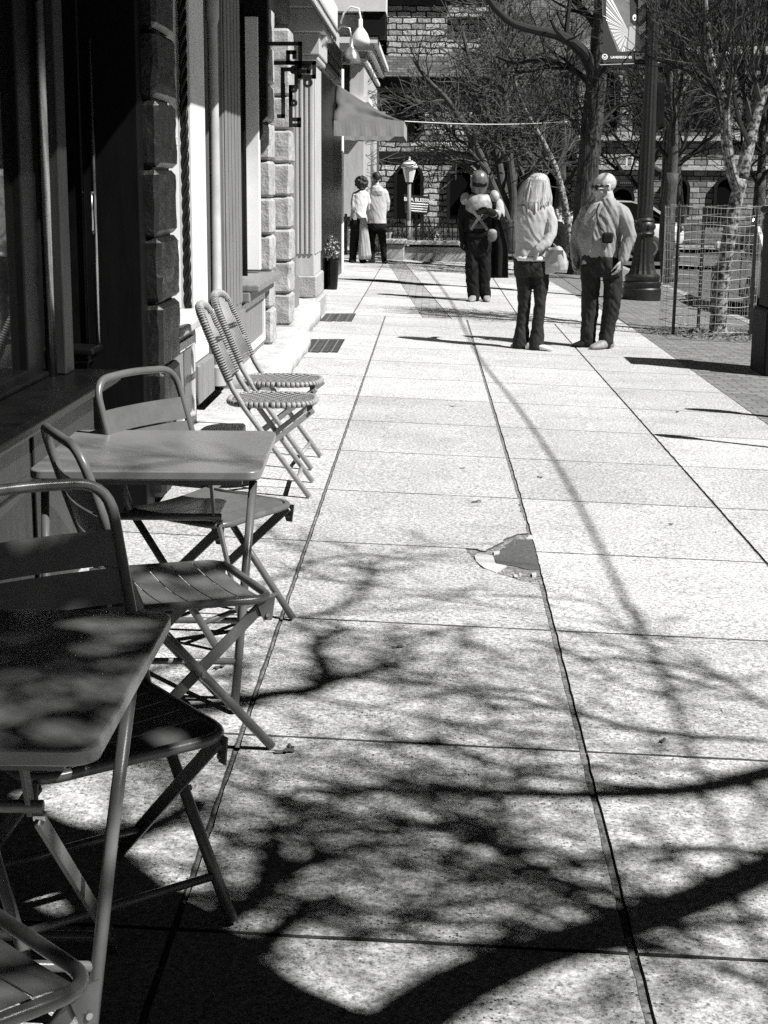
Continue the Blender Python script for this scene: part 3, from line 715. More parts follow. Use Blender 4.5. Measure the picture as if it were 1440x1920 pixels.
val((-1.56, 24.995, 2.605), (-.44, 24.995, 2.605)); val((-.44, 24.995, 2.605), (-.44, 28.1, 2.605), 30); val((-1.56, 28.1, 2.605), (-.44, 28.1, 2.605))
o = W('valance', mb, mat('pale valance canvas', .30, .9, .1, 4), AW); so = o.modifiers.new('thick', 'SOLIDIFY'); so.thickness = .006
mb = MB()
for y in (25.1, 26.6, 28.0): mb.tube([(-1.6, y, 2.6), (-.46, y, 2.59)], .015, 6)
mb.tube([(-.46, 25.05, 2.585), (-.46, 28.05, 2.585)], .015, 6); W('frame', mb, M_IRON, AW)
# planter with flowers at the door
PL = thing('flower_planter', 'tall black planter with pale flowers beside the dark doorway', 'planter', (-1.49, 23.2, gz(-1.4)))
mb = MB(); mb.lathe([(.09, 0), (.10, .05), (.12, .42), (.13, .44), (.13, .47), (.11, .47), (.10, .4)], 16); part('pot', mb, M_BLACK, PL)
mb = MB(); mf = MB(); rp = random.Random(3)
for i in range(260):
    a = rp.uniform(0, 2*pi); r_ = rp.uniform(0, .15); z = .46+rp.uniform(0, .34)*(1-r_*2.2)
    c = V((r_*cos(a), r_*sin(a), z)); u = V((rp.gauss(0, 1), rp.gauss(0, 1), rp.gauss(0, 1))).normalized(); w = u.orthogonal().normalized(); s = .025
    mb.add([c, c+u*s+w*s*.4, c+u*s*2, c+u*s-w*s*.4], [(0, 1, 2, 3)])
    if i % 4 == 0: mf.ell(c+V((0, 0, .02)), (.016, 0, 0), (0, .016, 0), (0, 0, .012), 6)
part('foliage', mb, M_SHRUB, PL, kind='stuff'); part('flowers', mf, M_FLOWER, PL, kind='stuff')
# ================================================================== CAFE FURNITURE
def rrect(hx, hy, r, n=6):
    out = []
    for cx, cy, a0 in ((hx-r, hy-r, 0), (-hx+r, hy-r, pi/2), (-hx+r, -hy+r, pi), (hx-r, -hy+r, 1.5*pi)):
        out += [(cx+r*cos(a0+pi/2*i/n), cy+r*sin(a0+pi/2*i/n)) for i in range(n+1)]
    return out
def cafe_table(label, cx, cy, rz=0, ly=(-.29, -.43, -.58), lx=(.33, .31, .287)):
    z0 = gz(cx)
    t = thing('cafe_table', label, 'table', (cx, cy, z0), rz, 'rectangular metal cafe tables')
    hx, hy, H = .36, .40, .715
    m1 = MB(); po = rrect(hx, hy, .045, 12)
    m1.prism(po, lambda a, b: (a, b, H-.030), lambda a, b: (a, b, H))
    part('tabletop', m1, M_TABLE, t, bevel=.005, auto=32)
    m1 = MB()
    m1.bar((-.30, -.345, H-.042), (.30, -.345, H-.042), .03, .02, (0, 1, 0)); m1.bar((-.30, .345, H-.042), (.30, .345, H-.042), .03, .02, (0, 1, 0))
    for s in (-1, 1): m1.bar((s*.275, -.35, H-.045), (s*.275, .35, H-.045), .028, .022, (1, 0, 0))
    part('underframe', m1, M_CHAIR, t)
    for s in (-1, 1):                                             # near-side tube legs, splayed slightly
        m1 = MB(); m1.tube([(s*lx[0], ly[0], H-.05), (s*lx[1], ly[1], .36), (s*lx[2], ly[2], .0)], .0135, 12)
        part('leg', m1, M_CHAIR, t, smooth=True)
    m1 = MB(); fy = ly[2]+(ly[1]-ly[2])*.14/.36; fx = lx[2]+.008; m1.tube([(-fx, fy, .14), (fx, fy, .14)], .011, 10); part('foot_rail', m1, M_CHAIR, t, smooth=True)
    for s in (-1, 1):                                             # far-side flat bar legs with hinge
        x = s*.185
        m1 = MB(); m1.bar((x, -.20, H-.05), (x+s*.006, -.16, .505), .010, .030, (1, 0, 0)); lk = part('hinge_link', m1, M_CHAIR, t, bevel=.002)
        m1 = MB(); m1.bar((x+s*.02, -.17, .50), (x+s*.05, .31, .0), .011, .034, (1, 0, 0)); lg = part('leg', m1, M_CHAIR, t, bevel=.003)
        m1 = MB(); m1.tube([(x+s*.012, -.165, .50), (x+s*.034, -.165, .50)], .009, 10); part('bolt', m1, M_STEEL, lg)
    for q in ((-.215, -.17, .52), (-.225, .27, .04)):
        m1 = MB(); m1.tube([q, (-q[0], q[1], q[2])], .012, 10); part('cross_tube', m1, M_CHAIR, t, smooth=True)
    return t
cafe_table('nearest grey metal cafe table, cut by the left edge of the picture', -.88, 2.64, radians(.6), (.17, .05, -.09), (.315, .287, .261))
cafe_table('farther grey metal cafe table standing before the black shopfront', -.89, 5.0, radians(2))

def curve_pts(ps, r, n=5):                # polyline with rounded corners
    ps = [V(p) for p in ps]; out = [ps[0]]
    for a, b, c in zip(ps, ps[1:], ps[2:]):
        u = (a-b); w = (c-b); k = min(r, u.length*.49, w.length*.49); p, q = b+u.normalized()*k, b+w.normalized()*k
        for i in range(n+1):
            t = i/n; out.append(p*(1-t)**2 + b*2*t*(1-t) + q*t*t)
    return out + [ps[-1]]
def metal_chair(label, c, f):
    t = thing('folding_chair', label, 'chair', (c[0], c[1], gz(c[0])), atan2(f[1], f[0])-pi/2, 'slatted metal folding chairs')
    hw = .232
    hoop = curve_pts([(hw, -.172, .455), (hw, -.24, .63), (hw-.004, -.325, .905), (0, -.34, .915), (-hw+.004, -.325, .905), (-hw, -.24, .63), (-hw, -.172, .455)], .085, 7)
    m1 = MB(); m1.tube(hoop, .0135, 12); part('back_frame', m1, M_CHAIR, t, smooth=True)
    m1 = MB()
    for z0 in (.545, .632, .719):
        n = 10; fr = []
        for k in range(2):
            for i in range(n+1):
                x = -hw+.012+(2*hw-.024)*i/n; q = (1-(x/hw)**2)
                for zz in (0, .0795):
                    z = z0+zz; y = -.240-(z-.63)*.30 - .024*q + (k*.0035) - .004*sin(pi*zz/.0795)
                    fr.append((x, y, z))
        N = 2*(n+1); fs = []
        for i in range(n):
            a, b, c_, d = 2*i, 2*i+1, 2*i+3, 2*i+2
            fs += [(a, d, c_, b), (a+N, b+N, c_+N, d+N), (a, a+N, d+N, d), (b, c_, c_+N, b+N)]
        fs += [(0, 1, 1+N, N), (2*n, 2*n+N, 2*n+1+N, 2*n+1)]
        m1.add(fr, fs)
    part('backrest', m1, M_CHAIR, t, auto=40)
    # seat sheet: five slats, gently dished, inside a tube loop rounded at the front corners
    m1 = MB(); n = 12; D0, D1 = -.175, .185; sw = (D1-D0)/5
    def sz(x, y): return .456 - .014*cos(x/hw*pi/2)*(.6+.4*cos((y)/.2*1.3)) - .012*max(0, (y-.11)/.08)**2 + .012*max(0, (-.1-y)/.08)**2
    for k in range(5):
        ya, yb = D0+k*sw+(.0022 if k else 0), D0+(k+1)*sw-(.0022 if k < 4 else 0); vs = []
        for dz in (0, -.003):
            for i in range(n+1):
                x = -hw+.02+(2*hw-.04)*i/n
                for j in range(4):
                    y = ya+(yb-ya)*j/3; vs.append((x, y, sz(x, y)+dz))
        N = 4*(n+1); fs = []
        for i in range(n):
            for j in range(3):
                a = 4*i+j; fs += [(a, a+4, a+5, a+1), (a+N, a+1+N, a+5+N, a+4+N)]
            a = 4*i; fs += [(a, a+N, a+4+N, a+4), (a+3, a+7, a+7+N, a+3+N)]
        m1.add(vs, fs + [(j, j+1, j+1+N, j+N) for j in range(3)] + [(4*n+j, 4*n+j+N, 4*n+j+1+N, 4*n+j+1) for j in range(3)])
    st = part('seat', m1, M_CHAIR, t, auto=40)
    loop = curve_pts([(hw-.006, -.20, .452), (hw-.004, .215, .440), (-hw+.004, .215, .440), (-hw+.006, -.20, .452)], .075, 7)
    m1 = MB(); m1.tube(loop, .0125, 12); part('seat_frame', m1, M_CHAIR, t, smooth=True)
    for s in (-1, 1):
        m1 = MB(); m1.tube([(s*hw, -.172, .455), (s*hw, -.02, .27), (s*(hw+.002), .205, .0)], .0135, 10); lg = part('leg', m1, M_CHAIR, t, smooth=True, label=None)
        m1 = MB(); m1.tube([(s*(hw-.03), .0, .245), (s*(hw+.018), .0, .245)], .0075, 8); part('bolt', m1, M_STEEL, lg)
    for s in (-1, 1):
        x = s*(hw-.026)
        m1 = MB(); m1.bar((x, .205, .432), (x, -.275, .0), .009, .034, (1, 0, 0)); lg = part('leg', m1, M_CHAIR, t, bevel=.003)
        m1 = MB(); m1.prism([(.225, .44), (.165, .44), (.19, .375), (.215, .375)], lambda a, b: (x+s*.008, a, b), lambda a, b: (x+s*.012, a, b)); part('hinge_plate', m1, M_CHAIR, lg)
        m1 = MB(); m1.tube([(x, .200, .392), (x+s*.018, .200, .392)], .006, 8); part('bolt', m1, M_STEEL, lg)
    for q in ((-hw, .135, .085), (-hw+.03, -.17, .095), (-hw, -.15, .43)):
        m1 = MB(); m1.tube([q, (-q[0], q[1], q[2])], .010, 8); part('stretcher', m1, M_CHAIR, t, smooth=True)
    return t
chA = metal_chair('grey folding chair with sunlit pale backrest, behind the farther cafe table', (-.785, 5.36), (.88, -.48))
def chair_at(c, f, label): return dup(chA, (c[0], c[1], gz(c[0])), atan2(f[1], f[0])-pi/2, label)
chair_at((-.725, 4.27), (.90, .44), 'grey folding chair with dappled seat, between the two cafe tables and turned to the pavement')
chair_at((-.725, 3.09), (.62, -.78), 'grey folding chair with shaded backrest pushed against the nearest cafe table')
chair_at((-.785, 2.03), (.70, .71), 'grey folding chair in the bottom left corner, only its seat corner in view')

# ---- rattan bistro chairs
def rattan_seat_mat():
    m = bpy.data.materials.new('woven rattan'); m.use_nodes = True; nt = m.node_tree; L = nt.links.new; b = nt.nodes['Principled BSDF']; b.inputs['Roughness'].default_value = .5
    tc = nd(nt, 'ShaderNodeTexCoord'); sx = nd(nt, 'ShaderNodeSeparateXYZ'); L(tc.outputs['Object'], sx.inputs[0])
    def mth(op, a, bb=None):
        n = nd(nt, 'ShaderNodeMath', operation=op)
        for i, q in enumerate((a, bb)):
            if q is None: continue
            if isinstance(q, (int, float)): n.inputs[i].default_value = q
            else: L(q, n.inputs[i])
        return n.outputs[0]
    ax = mth('ABSOLUTE', sx.outputs[0]); ay = mth('ABSOLUTE', sx.outputs[1])
    s = mth('ADD', mth('MULTIPLY', ax, 25.0), mth('MULTIPLY', ay, 25.0))
    fr = mth('FRACT', s); st = mth('GREATER_THAN', fr, .56)
    w = mth('FRACT', mth('MULTIPLY', sx.outputs[1], 90.0)); w = mth('LESS_THAN', w, .85)
    mx = nd(nt, 'ShaderNodeMix', data_type='RGBA'); mx.inputs[6].default_value = g3(.022); mx.inputs[7].default_value = g3(.40)
    L(mth('MULTIPLY', st, w), mx.inputs[0]); L(mx.outputs[2], b.inputs['Base Color'])
    bu = nd(nt, 'ShaderNodeBump', inp={'Distance': .002}); L(st, bu.inputs['Height']); L(bu.outputs[0], b.inputs['Normal'])
    return m
M_WEAVE = rattan_seat_mat()
def wrap_tube(mb, pts, r, pitch, m0=0, m1=1, n=9, gap=.34):         # a tube bound with cane: ridged rings, dark gaps
    ps = [V(p) for p in pts]; L = [0]
    for a, b in zip(ps, ps[1:]): L.append(L[-1]+(b-a).length)
    def at(s):
        for i in range(len(ps)-1):
            if s <= L[i+1] or i == len(ps)-2:
                t = (s-L[i])/max(1e-9, L[i+1]-L[i]); return ps[i].lerp(ps[i+1], min(1, t))
    k = int(L[-1]/pitch)
    for i in range(k):
        a, b, c = i*pitch, (i+gap)*pitch, (i+1)*pitch
        mb.tube([at(a), at(b)], r*.88, n, False, m1)
        mb.tube([at(b), at(b+(c-b)*.25), at(b+(c-b)*.75), at(c)], [r*.9, r, r, r*.9], n, True, m0)
def rattan_chair(label, c, rz):
    t = thing('rattan_chair', label, 'chair', (c[0], c[1], gz(c[0])), rz, 'rattan bistro chairs')
    hw = .205
    yb = lambda z: -.20-(z-.58)*.42
    hoop = curve_pts([(hw-.01, yb(.60), .60), (hw, yb(.78), .78), (hw-.03, yb(.955), .955), (0, yb(.975)-.012, .975), (-hw+.03, yb(.955), .955), (-hw, yb(.78), .78), (-hw+.01, yb(.60), .60)], .12, 8)
    m1 = MB(); wrap_tube(m1, hoop, .0235, .0135, gap=.48); part('back_hoop', m1, [M_RATL, M_RATD], t, smooth=True)
    m1 = MB()
    for i in range(13):
        x = -hw+.028+(2*hw-.056)*i/12; zt = .975-.02-.16*max(0, (abs(x)-.08)/.13)**2
        m1.tube([(x, yb(.60)-.012*cos(x*7), .60), (x, yb(.78)-.022*cos(x*7), .78), (x, yb(zt)-.012*cos(x*7), zt)], .0058, 6, True, 0)
    for z, dm in ((.775, 1), (.79, 1), (.605, 0), (.618, 0)):
        pts = [(x, yb(z)-.022*cos(x*7)+(.006 if i % 2 else -.006), z) for i, x in enumerate([-hw+2*hw*j/24 for j in range(25)])]
        m1.tube(pts, .007, 6, True, dm)
    part('back_weave', m1, [M_RATL, M_RATD], t, smooth=True)
    # seat
    m1 = MB(); R1 = []
    for i in range(40):
        a = 2*pi*i/40; x, y = cos(a), sin(a)
        R1.append((math.copysign(abs(x)**.72, x)*.215, math.copysign(abs(y)**.72, y)*.225))
    k = len(R1); top = [(x*s, y*s, .492-.018*(1-s*s)) for s in (.25, .5, .75, .93) for x, y in R1]
    top += [(x*.93, y*.93, .465) for x, y in R1]
    m1.add([(0, 0, .474)]+top, [(0, 1+i, 1+(i+1) % k) for i in range(k)]+[(1+q*k+i, 1+(q+1)*k+i, 1+(q+1)*k+(i+1) % k, 1+q*k+(i+1) % k) for q in range(4) for i in range(k)]+[tuple(1+4*k+i for i in range(k-1, -1, -1))])
    part('seat', m1, M_WEAVE, t, auto=50)
    m1 = MB(); wrap_tube(m1, [(x, y, .478) for x, y in R1+[R1[0]]], .017, .026, gap=.22); part('seat_rim', m1, [M_RATL, M_RATD], t, smooth=True)
    for s in (-1, 1):
        m1 = MB(); m1.tube([(s*(hw-.012), yb(.72), .72), (s*(hw-.002), yb(.56), .56), (s*(hw+.002), -.13, .46), (s*(hw+.004), .20, .0)], .0145, 10); part('leg', m1, M_RLEG, t, smooth=True)
        m1 = MB(); x = s*(hw-.03); m1.bar((x, .225, .452), (x, -.345, .0), .020, .026, (1, 0, 0)); lg = part('leg', m1, M_RLEG, t, bevel=.004)
        m1 = MB(); m1.tube([(x-s*.0, .20, .435), (x+s*.016, .20, .435)], .007, 8); part('bolt', m1, M_IRON, lg)
        m1 = MB(); m1.bar((x, .20, .475), (x, .205, .428), .014, .03, (1, 0, 0)); part('hinge', m1, M_IRON, lg)
    for q in ((-hw, .14, .085), (-hw+.03, -.28, .06), (-hw, -.12, .44)):
        m1 = MB(); m1.tube([q, (-q[0], q[1], q[2])], .011, 8); part('stretcher', m1, M_RLEG, t, smooth=True)
    return t
r1 = rattan_chair('rattan bistro chair with dark and pale woven seat, nearer of the two', (-.815, 7.92), radians(-88))
dup(r1, (-.845, 8.72, gz(-.845)), radians(-93), 'rattan bistro chair farther from the cafe tables, beside the white pier')

# ---- dry leaves
rl = random.Random(21)
def leaf(q, s, a):
    p = G(*q); m1 = MB(); pts = []
    for i in range(16):
        t = 2*pi*i/16; r_ = s*(.62+.38*abs(cos(t*2.5)))*(1.25 if abs(cos(t)) > .8 else .8)
        pts.append((r_*cos(t), r_*.62*sin(t), .004+.35*s*(sin(t*1.5+a))**2*rl.uniform(.5, 1)))
    m1.add([(0, 0, .006+s*.12)]+pts, [(0, 1+i, 1+(i+1) % 16) for i in range(16)]); m1.tube([(-s*.5, 0, .006), (-s*1.5, s*.2, .012)], .0014, 4)
    o = link('dry_leaf', m1.mesh('dry_leaf'), M_LEAF); o.location = (p.x, p.y, gz(p.x)); o.rotation_euler = (0, 0, a)
    so = o.modifiers.new('thick', 'SOLIDIFY'); so.thickness = .0012
    return o
for q, s, a, lb in (((532, 1412), .028, .3, 'largest curled dry leaf, at the foot of the chair leg by the wide joint'), ((545, 1403), .018, 2, 'small dry leaf just beyond the largest curled leaf near the chair foot'), ((412, 1253), .024, 1, 'dry leaf in the sun under the chair between the cafe tables'),
    ((893, 942), .028, .5, 'dry leaf on the sunny slab left of the wide joint, beyond the broken corner'), ((1012, 896), .02, 2.2, 'small dry leaf on the slab right of the wide joint beside the cable shadow'), ((1270, 773), .024, 1.4, 'dry leaf on the open pavement behind the parking meter shadows'),
    ((850, 763), .020, .2, 'small dry leaf in the middle of the far sunny slabs'), ((866, 879), .013, 2.7, 'tiny dry leaf between the building and the wide joint on sunlit concrete'), ((1243, 1391), .017, 1.1, 'dry leaf speck at right among soft branch shadows'), ((1259, 984), .014, .7, 'tiny dry leaf at right near the straight narrow joint'),
    ((745, 1215), .022, .4, 'thin dry leaf in the dappled area left of the wide joint')):
    tag(leaf(q, s, a), lb, 'leaf', 'dry leaves on the pavement')
# ================================================================== TREES (bare, early spring)
LIT = ((-1.25, 31.3, 1.2, 1.3), (1.08, 15.75, 1.0, .8), (1.8, 16.2, 1.0, .8), (.75, 22.1, 1.0, .9))   # spots kept sunlit: branches that would shade them are left out
def shades_lit(p):
    for x, y, z, r in LIT:
        q = p-SUN*((p.z-z)/SUN.z)
        if p.z > z and (q.x-x)**2+(q.y-y)**2 < r*r: return True
    q = p-SUN*(p.z/SUN.z)
    return (-1.2 < q.x < 2.5 and 7.7 < q.y < 17.9)
def branch(T, p, d, L, r, lvl, cfg, rng, rend=None):
    """one limb with its offspring; T = (trunk MB, crown MB)"""
    n = max(3, int(L/cfg['seg'][min(lvl, len(cfg['seg'])-1)]))
    pts, rs = [V(p)], [r]; d = V(d).normalized(); tr = cfg['trop'][min(lvl, len(cfg['trop'])-1)]; wg = cfg['wig']
    for i in range(n):
        d = (d + V((rng.gauss(0, wg), rng.gauss(0, wg), rng.gauss(0, wg))) + V((0, 0, tr))).normalized()
        pts.append(pts[-1]+d*L/n); t = (i+1)/n; rs.append(max(cfg['rmin'], r*(1-t)+(rend if rend else r*.35)*t))
    limb_from(T, pts, rs, lvl, cfg, rng)
def limb_from(T, pts, rs, lvl, cfg, rng, kids=None, t0=.2):
    pts = [V(p) for p in pts]; r = rs[0]
    sides = 10 if r > .1 else 7 if r > .04 else 5 if r > .018 else 3
    (T[0] if lvl == 0 else T[1]).tube(pts, rs, sides, lvl == 0)
    if lvl >= cfg['max']: return
    k = kids if kids is not None else cfg['kids'][min(lvl, len(cfg['kids'])-1)]
    Ls = [0]
    for a, b in zip(pts, pts[1:]): Ls.append(Ls[-1]+(b-a).length)
    ph = rng.uniform(0, 6.28)
    for j in range(k):
        t = t0+(1-t0)*(j+rng.uniform(.1, .9))/k; s = t*Ls[-1]
        i = max(q for q in range(len(pts)-1) if Ls[q] <= s+1e-9); u = (s-Ls[i])/max(1e-6, Ls[i+1]-Ls[i])
        p = pts[i].lerp(pts[i+1], u); rr = rs[i]*(1-u)+rs[i+1]*u; d = (pts[i+1]-pts[i]).normalized()
        ph += 2.4+rng.uniform(-.5, .5); o = d.orthogonal().normalized(); o = (Matrix.Rotation(ph, 3, d) @ o)
        if shades_lit(p): continue
        a = radians(rng.uniform(*cfg['ang'])); dd = d*cos(a)+o*sin(a)
        cl = cfg['len'][min(lvl, len(cfg['len'])-1)]*rng.uniform(.6, 1.2)*(1.15-.55*t)
        branch(T, p, dd, cl, max(cfg['rmin'], rr*cfg['rr']*rng.uniform(.7, 1.05)), lvl+1, cfg, rng)
    return T
CFG = dict(seg=[.35, .3, .22, .16], trop=[.02, .05, .05, .03], wig=.13, rmin=.0055, kids=[8, 8, 7, 5], len=[2.3, 1.25, .7, .42], ang=(24, 58), rr=.62, max=3)
def tree(name, label, base, build, mats, group='bare trees', cat='tree'):
    t = thing(name, label, cat, base, 0, group); T = (MB(), MB()); build(T)
    part('trunk', T[0], mats[0], t, True, world=True); part('crown', T[1], mats[1], t, False, world=True); return t
def pxs(l, Y, dy=0): return [P(a, b, Y+dy*i) for i, (a, b) in enumerate(l)]
def taper(a, b, n): return [a+(b-a)*i/(n-1) for i in range(n)]
def smooth_line(ps, k=3):
    out = []
    for i in range(len(ps)-1):
        p0, p1, p2, p3 = ps[max(0, i-1)], ps[i], ps[i+1], ps[min(len(ps)-1, i+2)]
        for j in range(k):
            t = j/k; out.append(.5*((2*p1)+(p2-p0)*t+(2*p0-5*p1+4*p2-p3)*t*t+(-p0+3*p1-3*p2+p3)*t**3))
    return out+[ps[-1]]

# -- young street tree inside the wire cage
def b1(T):
    r = random.Random(2); c = dict(CFG, trop=[.05, .13, .10, .05], ang=(16, 46), kids=[9, 10, 8, 5], len=[1.5, .95, .6, .4], rmin=.0045, wig=.11)
    tr = smooth_line(pxs([(1347, 640), (1346, 610), (1351, 550), (1359, 490), (1375, 400), (1390, 335)], 18.4)); n = len(tr)
    T[0].tube(tr, [.05*max(0, 1-i/4)**2+.108-.03*i/(n-1) for i in range(n)], 14)
    L1 = smooth_line(pxs([(1385, 360), (1370, 315), (1362, 265), (1360, 210), (1352, 170), (1335, 120), (1325, 40), (1318, -60)], 18.4, -.05))
    T[0].tube(L1, taper(.075, .03, len(L1)), 9); limb_from(T, L1, taper(.074, .03, len(L1)), 1, c, r, 13, .25)
    L2 = smooth_line(pxs([(1390, 335), (1402, 280), (1418, 215), (1440, 140), (1455, 60), (1465, -60)], 18.4, .06))
    T[0].tube(L2, taper(.085, .035, len(L2)), 9); limb_from(T, L2, taper(.08, .03, len(L2)), 1, c, r, 13, .2)
    for l in ([(1360, 190), (1335, 165), (1312, 148), (1290, 132), (1275, 100), (1262, 60)], [(1362, 240), (1380, 190), (1392, 150), (1398, 90), (1403, 10), (1404, -60)], [(1361, 205), (1366, 150), (1352, 110), (1350, 60), (1352, -40)],
              [(1405, 270), (1385, 220), (1376, 170), (1375, 90), (1380, 0), (1382, -50)], [(1353, 175), (1330, 140), (1318, 105), (1317, 40), (1312, -40)], [(1425, 190), (1412, 130), (1410, 60), (1416, -30)]):
        q = smooth_line(pxs(l, 18.4, r.uniform(-.12, .12))); limb_from(T, q, taper(.032, .012, len(q)), 1, c, r, 12, .2)
tree('street_tree', 'young street tree with pale flaking bark inside the wire cage', (3.46, 18.4, gz(3.46)), b1, (M_BARKL, M_TWIG))

# -- the big dark trunk beside the lamp post
def b2(T):
    r = random.Random(4); c = dict(CFG, kids=[8, 9, 8, 6], len=[2.4, 1.3, .75, .45], ang=(28, 66), rmin=.007)
    tr = smooth_line(pxs([(1086, 522), (1088, 500), (1092, 440), (1099, 350), (1108, 250), (1118, 150), (1127, 60), (1134, -40), (1140, -140)], 30.5)); n = len(tr)
    tr = smooth_line(tr, 3); n = len(tr); T[0].tube(tr, [.245*(1+.35*max(0, 1-i/9)**2)-.10*i/(n-1) for i in range(n)], 56)
    for i, v in enumerate(T[0].v):                       # deep vertical ridges of the bark
        c_ = tr[min(n-1, i//56)]; d = (v-c_); d.z = 0
        if d.length > 1e-4: v += d.normalized()*(.045*abs(noise.noise((v.x*15, v.y*15, v.z*1.6)))+.03*noise.noise((v.x*32, v.y*32, v.z*4))-.012)
    for l, a, dy in (([(1112, 135), (1098, 105), (1078, 84), (1052, 68), (1020, 60), (985, 52), (955, 40), (925, 12), (905, -20)], .13, -.15), ([(1116, 170), (1088, 140), (1050, 120), (1010, 112), (965, 118), (930, 105)], .07, .3),
                     ([(1122, 100), (1150, 60), (1190, 20), (1230, -30)], .10, .3), ([(1106, 260), (1135, 220), (1165, 195), (1200, 180), (1235, 150)], .055, .25), ([(1104, 280), (1080, 235), (1060, 215), (1030, 205)], .04, -.2),
                     ([(1125, 60), (1095, 20), (1060, -10), (1010, -40)], .08, .15), ([(1118, 150), (1140, 120), (1170, 100), (1205, 96)], .05, -.25)):
        q = smooth_line(pxs(l, 30.5, dy)); limb_from(T, q, taper(a, a*.35, len(q)), 1, c, r, 13, .15)
tree('old_street_tree', 'big dark ridged tree trunk standing behind the man in the pale shirt', (3.0, 30.5, gz(3.0)), b2, (M_BARKD, M_TWIGD))

# -- many-stemmed tree behind the costumed person
def b3(T):
    r = random.Random(6); c = dict(CFG, kids=[8, 9, 8, 5], len=[2.2, 1.35, .8, .5], ang=(22, 60), rmin=.008)
    T[0].tube(smooth_line(pxs([(962, 475), (961, 450), (958, 430), (957, 412)], 36.5)), taper(.26, .2, 10), 14)
    for l, a, dy in (([(957, 425), (938, 385), (918, 335), (893, 275), (862, 222), (832, 180), (800, 148), (775, 110)], .12, -.15), ([(957, 420), (946, 370), (934, 300), (920, 232), (903, 170), (880, 110), (868, 60)], .12, .1),
                     ([(958, 420), (962, 370), (956, 300), (950, 232), (948, 160), (960, 90), (965, 30)], .11, -.1), ([(960, 420), (975, 365), (996, 320), (1006, 262), (1003, 205), (1015, 150)], .11, .15),
                     ([(893, 275), (858, 262), (835, 232), (812, 212), (786, 205)], .05, -.1), ([(915, 335), (880, 318), (850, 300), (828, 272)], .045, .1), ([(905, 180), (935, 130), (950, 80), (990, 40)], .05, .1)):
        q = smooth_line(pxs(l, 36.5, dy)); limb_from(T, q, taper(a, a*.3, len(q)), 1, c, r, 14, .2)
tree('many_stemmed_tree', 'bare many-stemmed tree spreading behind the person in the costume', (1.95, 36.5, gz(1.9)-.1), b3, (M_BARK, M_TWIGL))

# -- slim leaning tree with a pale sunlit stem
def b4(T):
    r = random.Random(8); c = dict(CFG, kids=[8, 8, 7, 5], len=[1.7, 1.0, .6, .4], rmin=.007)
    q = smooth_line(pxs([(1072, 480), (1062, 400), (1045, 325), (1020, 270), (1000, 235), (982, 200), (965, 150), (955, 90)], 33.5)); T[0].tube(q[:6], taper(.09, .07, 6), 8)
    limb_from(T, q, taper(.085, .02, len(q)), 0, c, r, 14, .3)
tree('leaning_tree', 'slim bare tree with a pale stem leaning left behind the blonde woman', (3.1, 33.5, gz(3.1)), b4, (M_BARKL, M_TWIGL))

# -- background trees: three grown shapes, repeated
def generic(seed, H, r0, lean, c):
    def f(T):
        r = random.Random(seed); pts = [V((lean*(max(0, z)/H)**1.5*H*.2+.05*sin(z*2+seed), .04*cos(z*1.7+seed), z)) for z in [H*i/14-.1 for i in range(15)]]
        T[0].tube(pts[:6], taper(r0*1.15, r0*.9, 6), 10); limb_from(T, pts, taper(r0, r0*.25, 15), 0, c, r, 16, .22)
    return f
def gtree(label, loc, f, mats, group):
    t = thing('bare_tree', label, 'tree', loc, 0, group); T = (MB(), MB()); f(T)
    part('trunk', T[0], mats[0], t, True); part('crown', T[1], mats[1], t); return t
GB = 'bare trees of the green behind the street'
cB = dict(CFG, kids=[13, 8, 7, 5], len=[2.8, 1.5, .85, .5], ang=(30, 65), rmin=.010, max=3)
g1 = gtree('bare dark tree seen just right of the big ridged trunk, across the side street', (5.9, 43.5, -.2), generic(31, 7.5, .20, .3, cB), (M_BARK, M_TWIGD), GB)
g2 = gtree('bare tree on the green directly behind the black lamp post', (7.6, 48.0, -.15), generic(32, 8.5, .22, -.4, dict(cB, trop=[.02, .02, 0, -.03])), (M_BARKD, M_TWIG), GB)
g3_ = gtree('pale twigged bare tree before the church wall right of the round window', (1.6, 51.0, -.1), generic(33, 6.0, .13, .5, dict(cB, rmin=.012, trop=[.02, -.02, -.05, -.06])), (M_BARKL, M_TWIGL), GB)
for src, loc, rz, s, lb in ((g1, (11.2, 41.5, -.2), 1.2, .95, 'bare tree seen between the lamp post and the caged tree'), (g1, (2.6, 49.5, -.15), 2.6, .9, 'bare tree behind the many-stemmed tree at the church end'), (g2, (13.8, 45, -.2), .5, 1.0, 'bare tree at far right behind the parked car'),
        (g2, (4.4, 53.5, -.1), 2.0, .85, 'bare tree in front of the arched doorway building'), (g1, (9.3, 37.5+6.5, -.2), 4.0, .85, 'bare tree just left of the caged tree, half hidden by its twigs'), (g3_, (-3.2, 47.6, -.05), 2.2, .9, 'pale drooping bare tree left of the couple by the church wall'),
        (g2, (17.5, 50, -.2), 3.0, 1.05, 'bare tree at the extreme right background')):
    dup(src, loc, rz, lb, s)
# pale trunk just right of the lamp post
def b5(T):
    r = random.Random(12); c = dict(CFG, kids=[8, 8, 7, 5], len=[1.8, 1.1, .6, .4], rmin=.006, ang=(22, 52))
    q = smooth_line(pxs([(1256, 528), (1254, 500), (1250, 440), (1255, 370), (1262, 300), (1262, 220), (1255, 140), (1250, 60), (1250, -40)], 28.3)); n = len(q)
    T[0].tube(q[:12], taper(.17, .12, 12), 12); limb_from(T, q, taper(.14, .04, n), 0, c, r, 16, .35)
tree('bare_street_tree', 'slim grey barked street tree directly right of the black lamp post', (4.05, 28.3, gz(4.0)), b5, (M_BARK, M_TWIGD))

